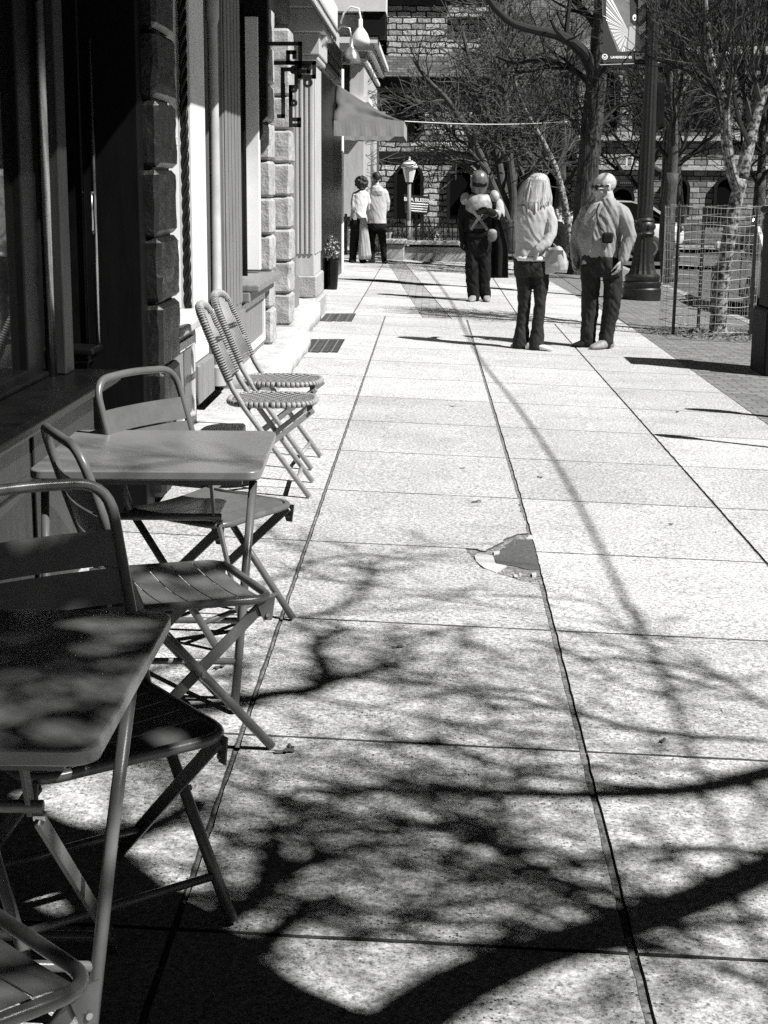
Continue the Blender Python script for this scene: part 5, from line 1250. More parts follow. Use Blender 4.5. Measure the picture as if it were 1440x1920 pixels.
arch_window(RB, 'arched_doorway', 7.12, .72, -.2, 1.5, 58)
text_part('number', '113', .42, M_INK, RB, (7.12, 57.84, 2.36), (1, 0, 0), (0, 0, 1), bold=.012)
m = MB(); m.box(6.98, 7.70, 57.9, 57.99, 1.60, 1.84); W('name_plate', m, M_PRINTD, RB)
m = MB()
for k in range(9): m.box(7.03+k*.068, 7.03+k*.068+.03, 57.885, 57.90, 1.69, 1.75)
W('plate_lettering', m, M_PRINTG, RB)
for cx in (9.1, 11.0, 13.4, 15.8, 18.4): arch_window(RB, 'window', cx, .8, .5, 1.9, 58)
for cx in (6.4, 8.2, 10.0, 12.2, 14.6, 17.0): arch_window(RB, 'upper_window', cx, .8, 3.7, 5.6, 58)
# ================================================================== PEOPLE
def solid(name, mb, voxel, mats, parent, disp=None, smooth_it=3, mfun=None):
    """fuse the overlapping volumes of mb into one continuous surface (voxel remesh), then smooth and wrinkle it"""
    off = wloc(parent)
    me = mb.mesh('tmp', False, off); o = bpy.data.objects.new('tmp', me); COL.objects.link(o)
    r = o.modifiers.new('r', 'REMESH'); r.mode = 'VOXEL'; r.voxel_size = voxel
    s = o.modifiers.new('s', 'SMOOTH'); s.iterations = smooth_it; s.factor = .5
    m2 = bpy.data.meshes.new_from_object(o.evaluated_get(bpy.context.evaluated_depsgraph_get()))
    bpy.data.objects.remove(o); bpy.data.meshes.remove(me)
    m2.name = name; m2.materials.clear()
    if disp:
        ns = [v.normal.copy() for v in m2.vertices]
        for v, nn in zip(m2.vertices, ns): v.co += nn*disp(v.co)
    m2.polygons.foreach_set('use_smooth', [True]*len(m2.polygons))
    out = link(name, m2, mats, parent)
    if mfun:
        for p in m2.polygons: p.material_index = mfun(p.center)
    return out
def folds(amp, fx=9, fz=24, seed=0, tilt=2.0):
    def f(c):
        a = noise.noise((c.x*fx+seed, c.y*fx, c.z*fz*.4+c.x*tilt*3+seed)); b = noise.noise((c.x*fx*2.2, c.y*fx*2.2+seed, c.z*fz+c.x*tilt*8))
        return amp*(a*.8+b*.7)
    return f
def hand(mb, w, d, s, n, curl=.5, k=1.0):
    """palm, four unequal fingers in three bones, thumb from the side of the palm"""
    w, d, s, n = V(w), V(d).normalized(), V(s).normalized(), V(n).normalized()
    for q in (-.028, -.010, .010, .028): mb.limb([w+s*q*.75*k, w+d*.045*k+s*q*k, w+d*.088*k+s*q*1.05*k], [.015*k, .0145*k, .012*k], 8)
    for q, L, c in ((.031, .070, .9), (.011, .080, 1.0), (-.010, .074, 1.1), (-.030, .058, 1.25)):
        p = w+d*.088*k+s*q*1.08*k; a = curl*c*.45; r = [.0095*k, .0088*k, .008*k, .0065*k]; pts = [p]; ang = a
        for j in range(3):
            pts.append(pts[-1]+(d*cos(ang)+n*sin(ang)+s*q*.6)*L*k*(.42, .32, .26)[j]); ang += a*1.35
        mb.limb(pts, r, 7)
    p = w+d*.022*k+s*.030*k; mb.limb([p, p+(d*.75+s*.62+n*.25)*.034*k, p+(d*.95+s*.42+n*.4)*.066*k, p+(d*1.0+s*.30+n*.5)*.088*k], [.0135*k, .0115*k, .0098*k, .007*k], 7)
def head(mb, c, f, u, k=1.0):
    """skull, face with brow, nose, lips and chin, ears; c = middle of the skull, f forward, u up"""
    c, f, u = V(c), V(f).normalized(), V(u); u = (u-f*u.dot(f)).normalized(); s = f.cross(u)
    E = lambda o, a, b, d, n=14: mb.ell(c+(f*o[0]+s*o[1]+u*o[2])*k, f*a*k, s*b*k, u*d*k, n)
    E((-.012, 0, .025), .098, .077, .088, 18); E((.030, 0, -.035), .064, .060, .085, 16); E((.042, 0, -.092), .040, .042, .030)
    E((.070, 0, .010), .022, .058, .020); E((.088, 0, -.022), .018, .010, .030); E((.100, 0, -.036), .014, .013, .012)
    E((.082, 0, -.066), .012, .022, .007); E((.081, 0, -.076), .012, .020, .007)
    for q in (-1, 1):
        E((.074, q*.030, -.006), .011, .014, .009); E((.052, q*.045, -.035), .028, .020, .028); E((-.012, q*.078, -.018), .018, .009, .032)
    mb.limb([c+(f*-.012-u*.06)*k, c+(f*-.028-u*.175)*k], [.060*k, .066*k], 14)
    return s
def shoe(mb, heel, toe, w=.048, h=.085):
    h_, t_ = V(heel), V(toe); d = t_-h_; d.z = 0; L = d.length; d.normalize(); s = V((-d.y, d.x, 0)); u = V((0, 0, 1))
    rr = []
    for q, a, z1 in ((-.10, .50, .6), (0, .78, 1.0), (.22, .82, 1.02), (.45, .88, .85), (.68, 1.0, .62), (.86, .86, .48), (.97, .55, .36), (1.02, .2, .2)):
        zc = h*z1; rr.append((h_+d*L*q+u*(zc*.5), s*w*a, u*(zc*.5)))
    mb.loft(rr, 16, p=2.6)
def person(label, base, group=None): return thing('person', label, 'person', base, 0, group)
UP = V((0, 0, 1))

# ---- woman with long blonde hair, seen from behind
Y = 15.75; wp = person('blonde woman in a pale top and dark flared jeans, seen from behind', (G(1000, 655).x, Y, gz(1.08)))
g = gz(1.08)
Q = lambda x, y, d=0: P(x, y, Y+d)
b = MB(); hc = Q(1007, 352, .02); ff = V((-.55, .80, -.08)); head(b, hc, ff, UP, .98)
b.loft([(Q(998, 470), (.13, 0, 0), (0, .09, 0)), (Q(999, 440), (.12, 0, 0), (0, .085, 0)), (Q(999, 410), (.15, 0, 0), (0, .09, 0)), (Q(1000, 388), (.14, 0, 0), (0, .075, 0)), (Q(1002, 378), (.07, 0, 0), (0, .06, 0))])
for l, rr in (([Q(1031, 394), Q(1030, 436, -.05), Q(1009, 466, -.14)], [.045, .036, .027]), ([Q(974, 393, .03), Q(975, 430, .12), Q(988, 424, .28)], [.043, .034, .027]), ([Q(983, 495), Q(983, 535), Q(984, 570, .03), Q(979, 610, .02), Q(976, 646)], [.07, .06, .042, .042, .032]), ([Q(1012, 495), Q(1014, 535), Q(1013, 568, -.03), Q(1009, 610, -.04), Q(1005, 646, -.06)], [.07, .06, .04, .04, .032])): b.limb(l, rr)
hand(b, Q(1008, 468, -.145), (-.25, .1, -.9), (-.5, .8, .1), (-.6, .4, -.1), .7, .92); hand(b, Q(988, 424, .28), (.5, .8, .3), (0, .3, .9), (.8, .1, 0), .9, .92)
solid('body', b, .0062, M_SKIN, wp, smooth_it=2)
t = MB(); A_ = (1, .12, 0)
t.loft([(Q(997, 480), (.182, .0, 0), (0, .130, 0)), (Q(998, 470), (.176, .0, 0), (0, .122, 0)), (Q(998, 452), (.168, .0, 0), (0, .112, 0)), (Q(998, 432), (.172, .0, 0), (0, .114, 0)), (Q(998, 412), (.182, 0, 0), (0, .115, 0)), (Q(1000, 397), (.185, .0, 0), (0, .105, 0)), (Q(1001, 387), (.165, 0, 0), (0, .085, 0)), (Q(1002, 377), (.075, 0, 0), (0, .07, 0))])
t.limb([Q(1026, 393), Q(1034, 415, -.03), Q(1033, 440, -.07), Q(1022, 458, -.12), Q(1010, 467, -.145)], [.068, .066, .062, .056, .046]); t.limb([Q(976, 394, .02), Q(975, 415, .06), Q(975, 431, .12), Q(986, 425, .26)], [.056, .052, .047, .042])
solid('top', t, .0075, M_KNIT, wp, folds(.010, 8, 15, 3))
t = MB(); t.loft([(Q(997, 488.5), (.186, 0, 0), (0, .142, 0)), (Q(997, 480), (.178, 0, 0), (0, .132, 0))], 28); W('undershirt_hem', t, M_WHITEC, wp, smooth=True)
t = MB()
t.loft([(Q(997, 472), (.160, 0, 0), (0, .115, 0)), (Q(996, 486), (.178, 0, 0), (0, .135, 0)), (Q(996, 503), (.180, 0, 0), (0, .14, 0)), (Q(996, 518), (.165, 0, 0), (0, .12, 0))])
t.limb([Q(983, 500), Q(983, 535), Q(984, 570, .03), Q(979, 610, .02), Q(976, 650)], [.092, .083, .064, .068, .090]); t.limb([Q(1012, 500), Q(1014, 535), Q(1013, 568, -.03), Q(1009, 610, -.04), Q(1005, 652, -.06)], [.094, .082, .060, .064, .088])
solid('jeans', t, .0075, M_DENIM, wp, folds(.010, 10, 22, 5))
t = MB(); shoe(t, Q(990, 655, -.06)*1.0, Q(1036, 657, -.14), .047, .08)
for v in t.v: v.z += g-.0-min(q.z for q in t.v) if False else 0
def ground(mb, gz_):
    lo = min(v.z for v in mb.v)
    for v in mb.v: v.z += gz_-lo
    return mb
ground(t, g+.002); solid('shoe', t, .005, M_SOLE, wp, smooth_it=2)
t = MB(); shoe(t, Q(978, 655, .0), Q(960, 652, .16), .045, .08); ground(t, g+.002); solid('shoe', t, .006, M_SOLE, wp, smooth_it=2)
t = MB(); rh = random.Random(2); s_ = ff.cross(UP).normalized(); fh = V((ff.x, ff.y, 0)).normalized()
t.loft([(hc+UP*.146-fh*.02, s_*.018, fh*.02), (hc+UP*.140-fh*.02, s_*.050, fh*.052), (hc+UP*.118-fh*.02, s_*.084, fh*.086), (hc+UP*.08-fh*.022, s_*.106, fh*.108), (hc+UP*.03-fh*.026, s_*.118, fh*.110), (hc-UP*.03-fh*.036, s_*.126, fh*.098), (hc-UP*.09-fh*.05, s_*.138, fh*.080), (hc-UP*.14-fh*.06, s_*.148, fh*.060), (hc-UP*.175-fh*.066, s_*.142, fh*.034)], 28)
for i in range(110):
    a = rh.uniform(-2.0, 2.0); o = s_*sin(a)*.122-fh*cos(a)*.098; e_ = rh.uniform(-.06, .05); k_ = rh.uniform(.98, 1.12)
    t.limb([hc+o*.22-fh*.02+UP*.138, hc+o*.78*k_+UP*.085, hc+o*1.02*k_-UP*.0, hc+o*1.10*k_-UP*.10+V((rh.gauss(0, .008), rh.gauss(0, .008), 0)), hc+o*(1.22+rh.uniform(-.08, .12))-UP*(.205+e_)], [.007, .010, .0105, .010, .004], 6)
solid('hair', t, .0045, M_HAIRL, wp, smooth_it=0)
bg_ = thing('handbag', 'pale leather shoulder bag on the hip of the blonde woman', 'handbag', Q(1041, 512, -.06))
t = MB(); c = Q(1040, 487, -.05); ax, ay, az = V((.115, -.03, .03)), V((.02, .07, 0)), V((-.02, 0, .125))
t.loft([(c-az*1.0, ax*.92, ay), (c-az*.5, ax*1.05, ay*1.15), (c+az*.3, ax*.95, ay*1.0), (c+az*.85, ax*.72, ay*.6), (c+az, ax*.5, ay*.3)], 20, p=3.2); solid('bag_body', t, .006, M_LEATH, bg_, folds(.006, 10, 12, 8), 2)
t = MB(); t.prism([(-.09, -.02), (.09, -.02), (.075, .10), (-.07, .10)], lambda a, d: c+V((a, -.085+.0*d, d)), lambda a, d: c+V((a*.9, -.075, d))); W('flap', t, M_STRAP, bg_)
t = MB(); st = [Q(981, 379, .02), Q(982, 388, -.095), Q(988, 412, -.135), Q(998, 437, -.135), Q(1012, 455, -.15), Q(1028, 470, -.13), Q(1036, 474, -.08)]; st = smooth_line(st, 4)
for a, b_ in zip(st, st[1:]): t.bar(a, b_+(b_-a)*.06, .024, .005, (1, .0, .3))
W('strap', t, M_STRAP, bg_)

# ---- heavy-set bald man with sunglasses
Y = 16.2; mp = person('bald man in sunglasses and loose pale shirt, looking left', (1.78, Y, gz(1.78))); g = gz(1.78)
Q = lambda x, y, d=0: P(x, y, Y+d)
b = MB(); hc = Q(1133, 349, 0); ff = V((-.96, -.26, -.10)); hs = head(b, hc, ff, UP, 1.2)
b.loft([(Q(1126, 470), (.15, 0, 0), (0, .13, 0)), (Q(1124, 430), (.18, 0, 0), (0, .15, 0)), (Q(1132, 400), (.19, 0, 0), (0, .12, 0)), (Q(1136, 382), (.15, 0, 0), (0, .09, 0)), (Q(1137, 374), (.07, 0, 0), (0, .07, 0))])
for l, rr in (([Q(1172, 398, -.12), Q(1183, 443, -.16), Q(1167, 490, -.20)], [.052, .042, .030]), ([Q(1102, 394, .12), Q(1082, 440, .14), Q(1077, 484, .05)], [.05, .04, .03]), ([Q(1106, 490), Q(1104, 565), Q(1101, 640)], [.085, .055, .04]), ([Q(1150, 490), Q(1146, 565, -.03), Q(1137, 642, -.05)], [.085, .055, .04])): b.limb(l, rr)
hand(b, Q(1167, 488, -.20), (-.33, -.05, -.94), (-.55, -.8, .1), (-.8, .5, -.1), .75, 1.08); hand(b, Q(1077, 482, .05), (.02, -.1, -1), (-.5, -.8, 0), (.8, -.4, 0), .8, 1.05)
solid('body', b, .0062, M_SKIN, mp, smooth_it=2)
t = MB(); X1, Y1 = V((.74, -.67, 0)), V((.67, .74, 0))
t.loft([(Q(1125, 482), X1*.215, Y1*.17), (Q(1124, 468), X1*.222, Y1*.185), (Q(1124, 448), X1*.232, Y1*.205), (Q(1127, 428), X1*.236, Y1*.19), (Q(1132, 408), X1*.250, Y1*.16), (Q(1137, 394), X1*.250, Y1*.125), (Q(1139, 384), X1*.205, Y1*.11), (Q(1139, 377), X1*.12, Y1*.095), (Q(1138, 371), X1*.085, Y1*.085)])
t.limb([Q(1165, 397, -.12), Q(1175, 418, -.15), Q(1180, 443, -.16), Q(1173, 468, -.18), Q(1168, 488, -.2)], [.082, .080, .073, .062, .046]); t.limb([Q(1103, 395, .12), Q(1090, 418, .14), Q(1082, 443, .14), Q(1079, 465, .1), Q(1077, 481, .06)], [.08, .076, .068, .058, .05])
for sgn in (-1, 1):
    t.limb([Q(1136, 371, 0)+ff*.03+hs*sgn*.05, Q(1136, 380, 0)+ff*.085+hs*sgn*.035], [.018, .014], 8)
solid('shirt', t, .0075, M_SHIRT, mp, folds(.017, 7, 13, 7, 3.0))
t = MB()
t.loft([(Q(1124, 466), X1*.195, Y1*.16), (Q(1126, 482), X1*.215, Y1*.18), (Q(1128, 500), X1*.225, Y1*.18), (Q(1128, 518), X1*.21, Y1*.15)])
t.limb([Q(1108, 500), Q(1107, 540), Q(1106, 580, .02), Q(1104, 615), Q(1102, 640)], [.112, .100, .090, .082, .082]); t.limb([Q(1148, 500), Q(1150, 540, -.02), Q(1146, 580, -.04), Q(1140, 615, -.05), Q(1135, 642, -.06)], [.112, .10, .088, .08, .080])
solid('trousers', t, .0075, M_DENIM, mp, folds(.013, 8, 18, 9))
t = MB(); pk = [Q(1128, 384, -.11), Q(1120, 400, -.185), Q(1112, 425, -.215), Q(1107, 448, -.215), Q(1108, 465, -.19)]; pk = smooth_line(pk)
for a, b_ in zip(pk, pk[1:]): t.bar(a, b_+(b_-a)*.05, .035, .006, (.8, -.6, 0))
W('placket', t, M_SHIRT, mp)
t = MB(); t.loft([(Q(1124, 475.5), X1*.206, Y1*.170), (Q(1124, 470), X1*.205, Y1*.170)], 28); W('belt', t, M_BLACK, mp)
t = MB(); t.cbox(-.022, .022, -.012, .012, -.018, .018, .004)
for v in t.v: v += Q(1109, 470, -.14)
W('buckle', t, M_STEEL, mp)
t = MB(); shoe(t, Q(1112, 652, .02), Q(1072, 656, -.06), .06, .105); ground(t, g+.002); solid('shoe', t, .006, M_BLK, mp, smooth_it=2)
t = MB(); shoe(t, Q(1144, 655, -.02), Q(1108, 666, -.24), .062, .11); ground(t, g+.002); solid('shoe', t, .006, M_SHOE, mp, smooth_it=2)
f_ = ff.normalized(); u_ = (UP-f_*UP.dot(f_)).normalized()
t = MB()
for sgn in (-1, 1):
    t.ell(hc+f_*.110+hs*sgn*.043-u_*.004, f_*.014, hs*.040, u_*.030, 12); t.tube([hc+f_*.108+hs*sgn*.078+u_*.008, hc+f_*.06+hs*sgn*.094+u_*.008, hc-f_*.015+hs*sgn*.099+u_*.002], .0085, 6)
t.tube([hc+f_*.125-hs*.012, hc+f_*.125+hs*.012], .006, 6); W('sunglasses', t, M_BLACK, mp, smooth=True)
po = thing('camera_case', 'black camera case hanging at the chest of the bald man', 'camera case', Q(1136, 458, -.25)); t = MB(); t.cbox(-.055, .055, -.04, .04, -.055, .055, .018)
for v in t.v: v += Q(1139, 446, -.25)
W('case', t, M_BLK, po); t = MB(); t.tube(smooth_line([Q(1124, 382, -.10), Q(1119, 396, -.20), Q(1122, 420, -.25), Q(1132, 434, -.265)]), .008, 6); W('neck_strap', t, M_BLK, po)

# ---- person in costume: plain domed helmet, pale chest plate, shoulder pads, dark cape
Y = 22.1; cp_ = person('person in a helmet, pale chest plate and black cape looking down at a phone', (G(897, 566).x, Y, gz(.7))); g = gz(.7)
Q = lambda x, y, d=0: P(x, y, Y+d)
b = MB(); hc = Q(899, 341, -.05); head(b, hc, (.05, -.93, -.36), UP, .98)
b.loft([(Q(896, 440), (.15, 0, 0), (0, .11, 0)), (Q(897, 400), (.17, 0, 0), (0, .12, 0)), (Q(898, 372), (.17, 0, 0), (0, .10, 0)), (Q(899, 362), (.08, 0, 0), (0, .07, 0))])
for l, rr in (([Q(874, 375), Q(868, 412, .05), Q(867, 448, -.02)], [.05, .045, .04]), ([Q(924, 375), Q(936, 405, -.06), Q(917, 396, -.30)], [.05, .045, .04]), ([Q(886, 470), Q(886, 520, -.02), Q(888, 560)], [.08, .055, .045]), ([Q(908, 470), Q(909, 520, .0), Q(911, 556, .1)], [.08, .055, .045])): b.limb(l, rr)
solid('body', b, .008, M_BLK, cp_, smooth_it=2)
t = MB(); hand(t, Q(867, 449, -.02), (-.1, -.15, -1), (.3, -.9, 0), (.9, .2, 0), .8, 1.15); t.limb([Q(868, 432, .02), Q(867, 450, -.02)], [.055, .05]); solid('glove', t, .006, M_BLK, cp_, smooth_it=1)
t = MB(); hand(t, Q(917, 396, -.30), (-.95, -.15, .05), (-.1, -.3, .95), (0, -.6, -.5), 1.0, 1.15); t.limb([Q(925, 400, -.22), Q(916, 396, -.30)], [.055, .05]); solid('glove', t, .006, M_BLK, cp_, smooth_it=1)
t = MB(); t.loft([(Q(896, 440), (.19, 0, 0), (0, .135, 0)), (Q(896, 425), (.185, 0, 0), (0, .135, 0)), (Q(898, 395), (.205, 0, 0), (0, .14, 0)), (Q(899, 376), (.20, 0, 0), (0, .12, 0)), (Q(899, 366), (.13, 0, 0), (0, .09, 0)), (Q(899, 360), (.085, 0, 0), (0, .075, 0))])
t.limb([Q(878, 373), Q(869, 395, .03), Q(867, 415, .05), Q(866, 435, .01)], [.075, .07, .064, .056]); t.limb([Q(921, 373), Q(932, 392, -.02), Q(937, 406, -.06), Q(926, 401, -.2)], [.075, .07, .064, .056]); solid('tunic', t, .009, M_BLK, cp_, folds(.012, 8, 14, 4))
t = MB()
t.loft([(Q(897, 438), (.185, 0, 0), (0, .13, 0)), (Q(896, 452), (.195, 0, 0), (0, .14, 0)), (Q(896, 468), (.20, 0, 0), (0, .14, 0)), (Q(897, 480), (.17, 0, 0), (0, .12, 0))])
t.limb([Q(886, 470), Q(885, 505, -.03), Q(886, 535, -.02), Q(889, 557)], [.105, .098, .09, .085]); t.limb([Q(908, 470), Q(909, 505), Q(908, 535, .03), Q(910, 553, .08)], [.10, .095, .088, .08]); solid('trousers', t, .009, M_BLK, cp_, folds(.015, 7, 16, 11))
t = MB(); shoe(t, Q(890, 563, .05), Q(882, 570, -.22), .055, .11); ground(t, g+.002); solid('boot', t, .007, M_SHOE, cp_, smooth_it=2); t = MB(); shoe(t, Q(911, 560, .14), Q(914, 567, -.12), .055, .11); ground(t, g+.002); solid('boot', t, .007, M_SHOE, cp_, smooth_it=2)
def plate(rows, m, name, th=.012):                     # a curved armour plate from rows of points
    w_ = len(rows[0]); m_ = MB(); m_.add([p for r in rows for p in r], [(i*w_+j, i*w_+j+1, (i+1)*w_+j+1, (i+1)*w_+j) for i in range(len(rows)-1) for j in range(w_-1)])
    o = W(name, m_, m, cp_, smooth=True); s = o.modifiers.new('t', 'SOLIDIFY'); s.thickness = th; s.offset = 1; return o
cc = Q(898, 385)
plate([[cc+V((.19*sin(a)*k, -.155*cos(a)*k-.0, z)) for a in [radians(-72+144*j/14) for j in range(15)]] for z, k in ((-.10, .86), (-.08, .93), (-.04, 1.0), (.03, 1.02), (.09, .94), (.12, .82), (.145, .62))], M_PLATE, 'chest_plate')
plate([[Q(896, 416)+V((.20*sin(a), -.155*cos(a), z)) for a in [radians(-40+80*j/8) for j in range(9)]] for z in (-.09, -.02, .04)], M_DWOOD2, 'belly_plate')
for c, sx in ((Q(873, 373, -.01), -1), (Q(927, 369, -.02), 1)):
    m = MB(); m.ell(c+V((sx*.0, 0, 0)), V((.074, 0, -.02*sx)), V((0, .09, 0)), V((.012*sx, 0, .092)), 16); W('shoulder_pad', m, M_PLATE, cp_, smooth=True)
m = MB(); a, b_ = Q(936, 403, -.05), Q(924, 400, -.22); m.limb([a, a.lerp(b_, .5), b_], [.066, .064, .055]); solid('forearm_guard', m, .007, M_PLATE, cp_, smooth_it=1)
m = MB(); a, b_ = Q(934, 383, -.0), Q(937, 402, -.05); m.limb([a, b_], [.082, .078]); solid('upper_arm_sleeve', m, .007, M_KNIT, cp_, folds(.006))
for x0_, x1_ in ((883, 908), (914, 886)):
    m = MB(); st = smooth_line([Q(x0_, 431, -.15), Q((x0_*2+x1_)/3, 418, -.175), Q((x0_+2*x1_)/3, 406, -.185), Q(x1_, 396, -.185)])
    for a, b_ in zip(st, st[1:]): m.bar(a, b_+(b_-a)*.06, .040, .012, (1, 0, .3))
    W('cross_strap', m, M_STRAP, cp_)
m = MB(); m.loft([(Q(896, 444), (.205, 0, 0), (0, .15, 0)), (Q(896, 437), (.203, 0, 0), (0, .148, 0))], 28); 
for k in range(7): a = radians(-60+20*k); m.cbox(-.03, .03, -.02, .02, -.04, .04, .006) or None
W('belt', m, M_BLACK, cp_)
pc = thing('belt_pouch', 'round pale and grey pouch hanging on the belt of the costumed person', 'pouch', Q(923, 457, -.18)); m = MB(); m.ell(Q(923, 442, -.17), (.07, 0, 0), (0, .05, 0), (0, 0, .085), 14); W('pouch_body', m, M_STRAP, pc, smooth=True); m = MB(); m.ell(Q(923, 436, -.185), (.066, 0, .0), (0, .045, 0), (0, 0, .05), 14); W('pouch_flap', m, M_SHOE, pc, smooth=True)
fwd = V((.05, -.93, -.36)).normalized(); hu = (UP-fwd*UP.dot(fwd)).normalized(); hr = fwd.cross(hu)
m = MB(); m.ell(hc+hu*.03-fwd*.01, fwd*.135, hr*.118, hu*.135, 22); m.loft([(hc+hu*.03-fwd*.012, hr*.119, fwd*.134), (hc-hu*.06-fwd*.01, hr*.114, fwd*.13), (hc-hu*.145-fwd*.005, hr*.098, fwd*.118)], 24); W('helmet', m, M_HELM, cp_, auto=50)
m = MB(); k = 13; rows = [[hc+hu*z+fwd*(.137*cos(a))+hr*(.121*sin(a))-fwd*.01 for a in [radians(-52+104*j/12) for j in range(13)]] for z in (-.03, -.005, .022)]
m.add([p for r in rows for p in r], [(i*13+j, i*13+j+1, (i+1)*13+j+1, (i+1)*13+j) for i in range(2) for j in range(12)]); o = W('visor', m, M_BLACK, cp_, smooth=True); s = o.modifiers.new('t', 'SOLIDIFY'); s.thickness = .006
for sgn in (-1, 1):
    m = MB(); m.bar(hc+hr*sgn*.118-hu*.08, hc+hr*sgn*.122+hu*.09, .03, .014, fwd); W('side_cap', m, M_PLATE, cp_)
vs = []; nx, nz = 16, 24
for i in range(nz+1):
    t_ = i/nz; yy = 372+(521-372)*t_
    for j in range(nx+1):
        u_ = j/nx; xl, xr = 884-2*t_+18*t_, 926+27*min(1, t_*1.6)**.8; x = xl+(xr-xl)*u_
        p = Q(x, yy, .14+.10*t_+.05*sin(u_*14+t_*2)*t_-.10*(u_**3)*(1-t_*.5)); vs.append(p)
m = MB(); m.add(vs, [(i*(nx+1)+j, i*(nx+1)+j+1, (i+1)*(nx+1)+j+1, (i+1)*(nx+1)+j) for i in range(nz) for j in range(nx)]); o = W('cape', m, M_BLK, cp_, smooth=True); s = o.modifiers.new('t', 'SOLIDIFY'); s.thickness = .012
ph = thing('phone', 'dark phone held up by the costumed person', 'phone', Q(903, 400, -.36)); m = MB(); m.cbox(-.038, .038, -.006, .006, -.075, .075, .005); M3 = Matrix.Rotation(radians(-35), 3, 'X')@Matrix.Rotation(radians(70), 3, 'Y')
for v in m.v: v.xyz = M3@v+Q(903, 396, -.36)
W('phone_body', m, M_BLACK, ph)

# ---- couple looking up at the buildings
Y = 31.4; hm = person('man in a light hooded sweatshirt and slim dark trousers looking up', (G(706, 493).x, Y, gz(-1.0))); g = gz(-1.05)
Q = lambda x, y, d=0: P(x, y, Y+d)
b = MB(); hc = Q(705, 331, 0); ff = V((-.35, .62, .70)); head(b, hc, ff, V((.2, -.7, .75)), 1.0)
b.limb([Q(706, 345), Q(706, 358)], [.06, .075]); b.loft([(Q(706, 415), (.14, 0, 0), (0, .10, 0)), (Q(706, 380), (.17, 0, 0), (0, .11, 0)), (Q(706, 358), (.16, 0, 0), (0, .09, 0)), (Q(706, 350), (.07, 0, 0), (0, .06, 0))])
for l, rr in (([Q(697, 425), Q(695, 455), Q(698, 487)], [.08, .055, .04]), ([Q(714, 425), Q(718, 455, -.02), Q(720, 487, .05)], [.08, .055, .04]), ([Q(689, 362), Q(686, 392), Q(685, 418, -.05)], [.05, .04, .03]), ([Q(722, 362), Q(724, 390, .08), Q(718, 398, .3)], [.05, .04, .03])): b.limb(l, rr)
hand(b, Q(685, 417, -.05), (0, -.05, -1), (.1, .9, 0), (.9, 0, 0), .7, 1.0); solid('body', b, .008, M_SKIN, hm, smooth_it=2)
t = MB(); t.loft([(Q(706, 419), (.205, 0, 0), (0, .13, 0)), (Q(706, 412), (.195, 0, 0), (0, .13, 0)), (Q(706, 385), (.205, 0, 0), (0, .13, 0)), (Q(706, 364), (.215, 0, 0), (0, .12, 0)), (Q(706, 355), (.16, 0, 0), (0, .10, 0)), (Q(706, 348), (.085, 0, 0), (0, .085, 0))])
t.limb([Q(692, 362), Q(687, 378), Q(686, 396), Q(685, 415, -.05)], [.085, .075, .066, .05]); t.limb([Q(720, 362), Q(725, 378, .03), Q(724, 392, .1), Q(718, 398, .28)], [.085, .075, .066, .05])
t.loft([(Q(708, 366, -.10), (.09, 0, 0), (0, .03, 0)), (Q(708, 358, -.095), (.12, 0, 0), (0, .05, 0)), (Q(707, 350, -.06), (.10, 0, 0), (0, .06, 0))]); solid('hooded_sweatshirt', t, .009, M_HOOD, hm, folds(.007, 7, 12, 2))
t = MB(); t.loft([(Q(706, 414), (.175, 0, 0), (0, .12, 0)), (Q(706, 424), (.185, 0, 0), (0, .13, 0)), (Q(706, 433), (.175, 0, 0), (0, .12, 0))]); t.limb([Q(698, 428), Q(696, 455), Q(698, 486)], [.10, .075, .058]); t.limb([Q(714, 428), Q(718, 455, -.02), Q(720, 486, .05)], [.10, .075, .058]); solid('trousers', t, .009, M_BLK, hm, folds(.008, 9, 20, 3))
for a, b_ in ((Q(701, 491, .0), Q(688, 493, -.10)), (Q(719, 491, .06), Q(725, 493, -.16))):
    t = MB(); shoe(t, a, b_, .05, .09); ground(t, g+.002); solid('shoe', t, .008, M_BLK, hm, smooth_it=2)
t = MB(); f_ = ff.normalized(); u_ = (V((.2, -.7, .75))-f_*V((.2, -.7, .75)).dot(f_)).normalized(); s_ = f_.cross(u_); t.ell(hc+u_*.035-f_*.025, f_*.10, s_*.086, u_*.085, 14); solid('hair', t, .008, M_HAIRD, hm, folds(.006, 40, 40), 1)

Y = 31.2; fw = person('person with dark curly hair, white shirt and dark trousers beside the man looking up', (G(673, 493).x, Y, gz(-1.4))); g = gz(-1.42)
b = MB(); hc = Q(678, 345, 0); head(b, hc, V((.35, .7, .45)), UP, .95)
b.loft([(Q(672, 415), (.13, 0, 0), (0, .09, 0)), (Q(674, 385), (.14, 0, 0), (0, .10, 0)), (Q(676, 364), (.14, 0, 0), (0, .08, 0)), (Q(677, 356), (.06, 0, 0), (0, .06, 0))])
for l, rr in (([Q(666, 425), Q(663, 455), Q(661, 487)], [.075, .05, .038]), ([Q(679, 425), Q(680, 455), Q(679, 487)], [.075, .05, .038]), ([Q(665, 366), Q(663, 392, -.05), Q(678, 408, -.14)], [.042, .034, .027]), ([Q(688, 366), Q(691, 392, .08), Q(688, 400, .22)], [.042, .034, .027])): b.limb(l, rr)
hand(b, Q(678, 408, -.14), (.6, -.1, -.8), (.5, .6, .4), (.4, .8, 0), .8, .95); solid('body', b, .008, M_SKIN, fw, smooth_it=2)
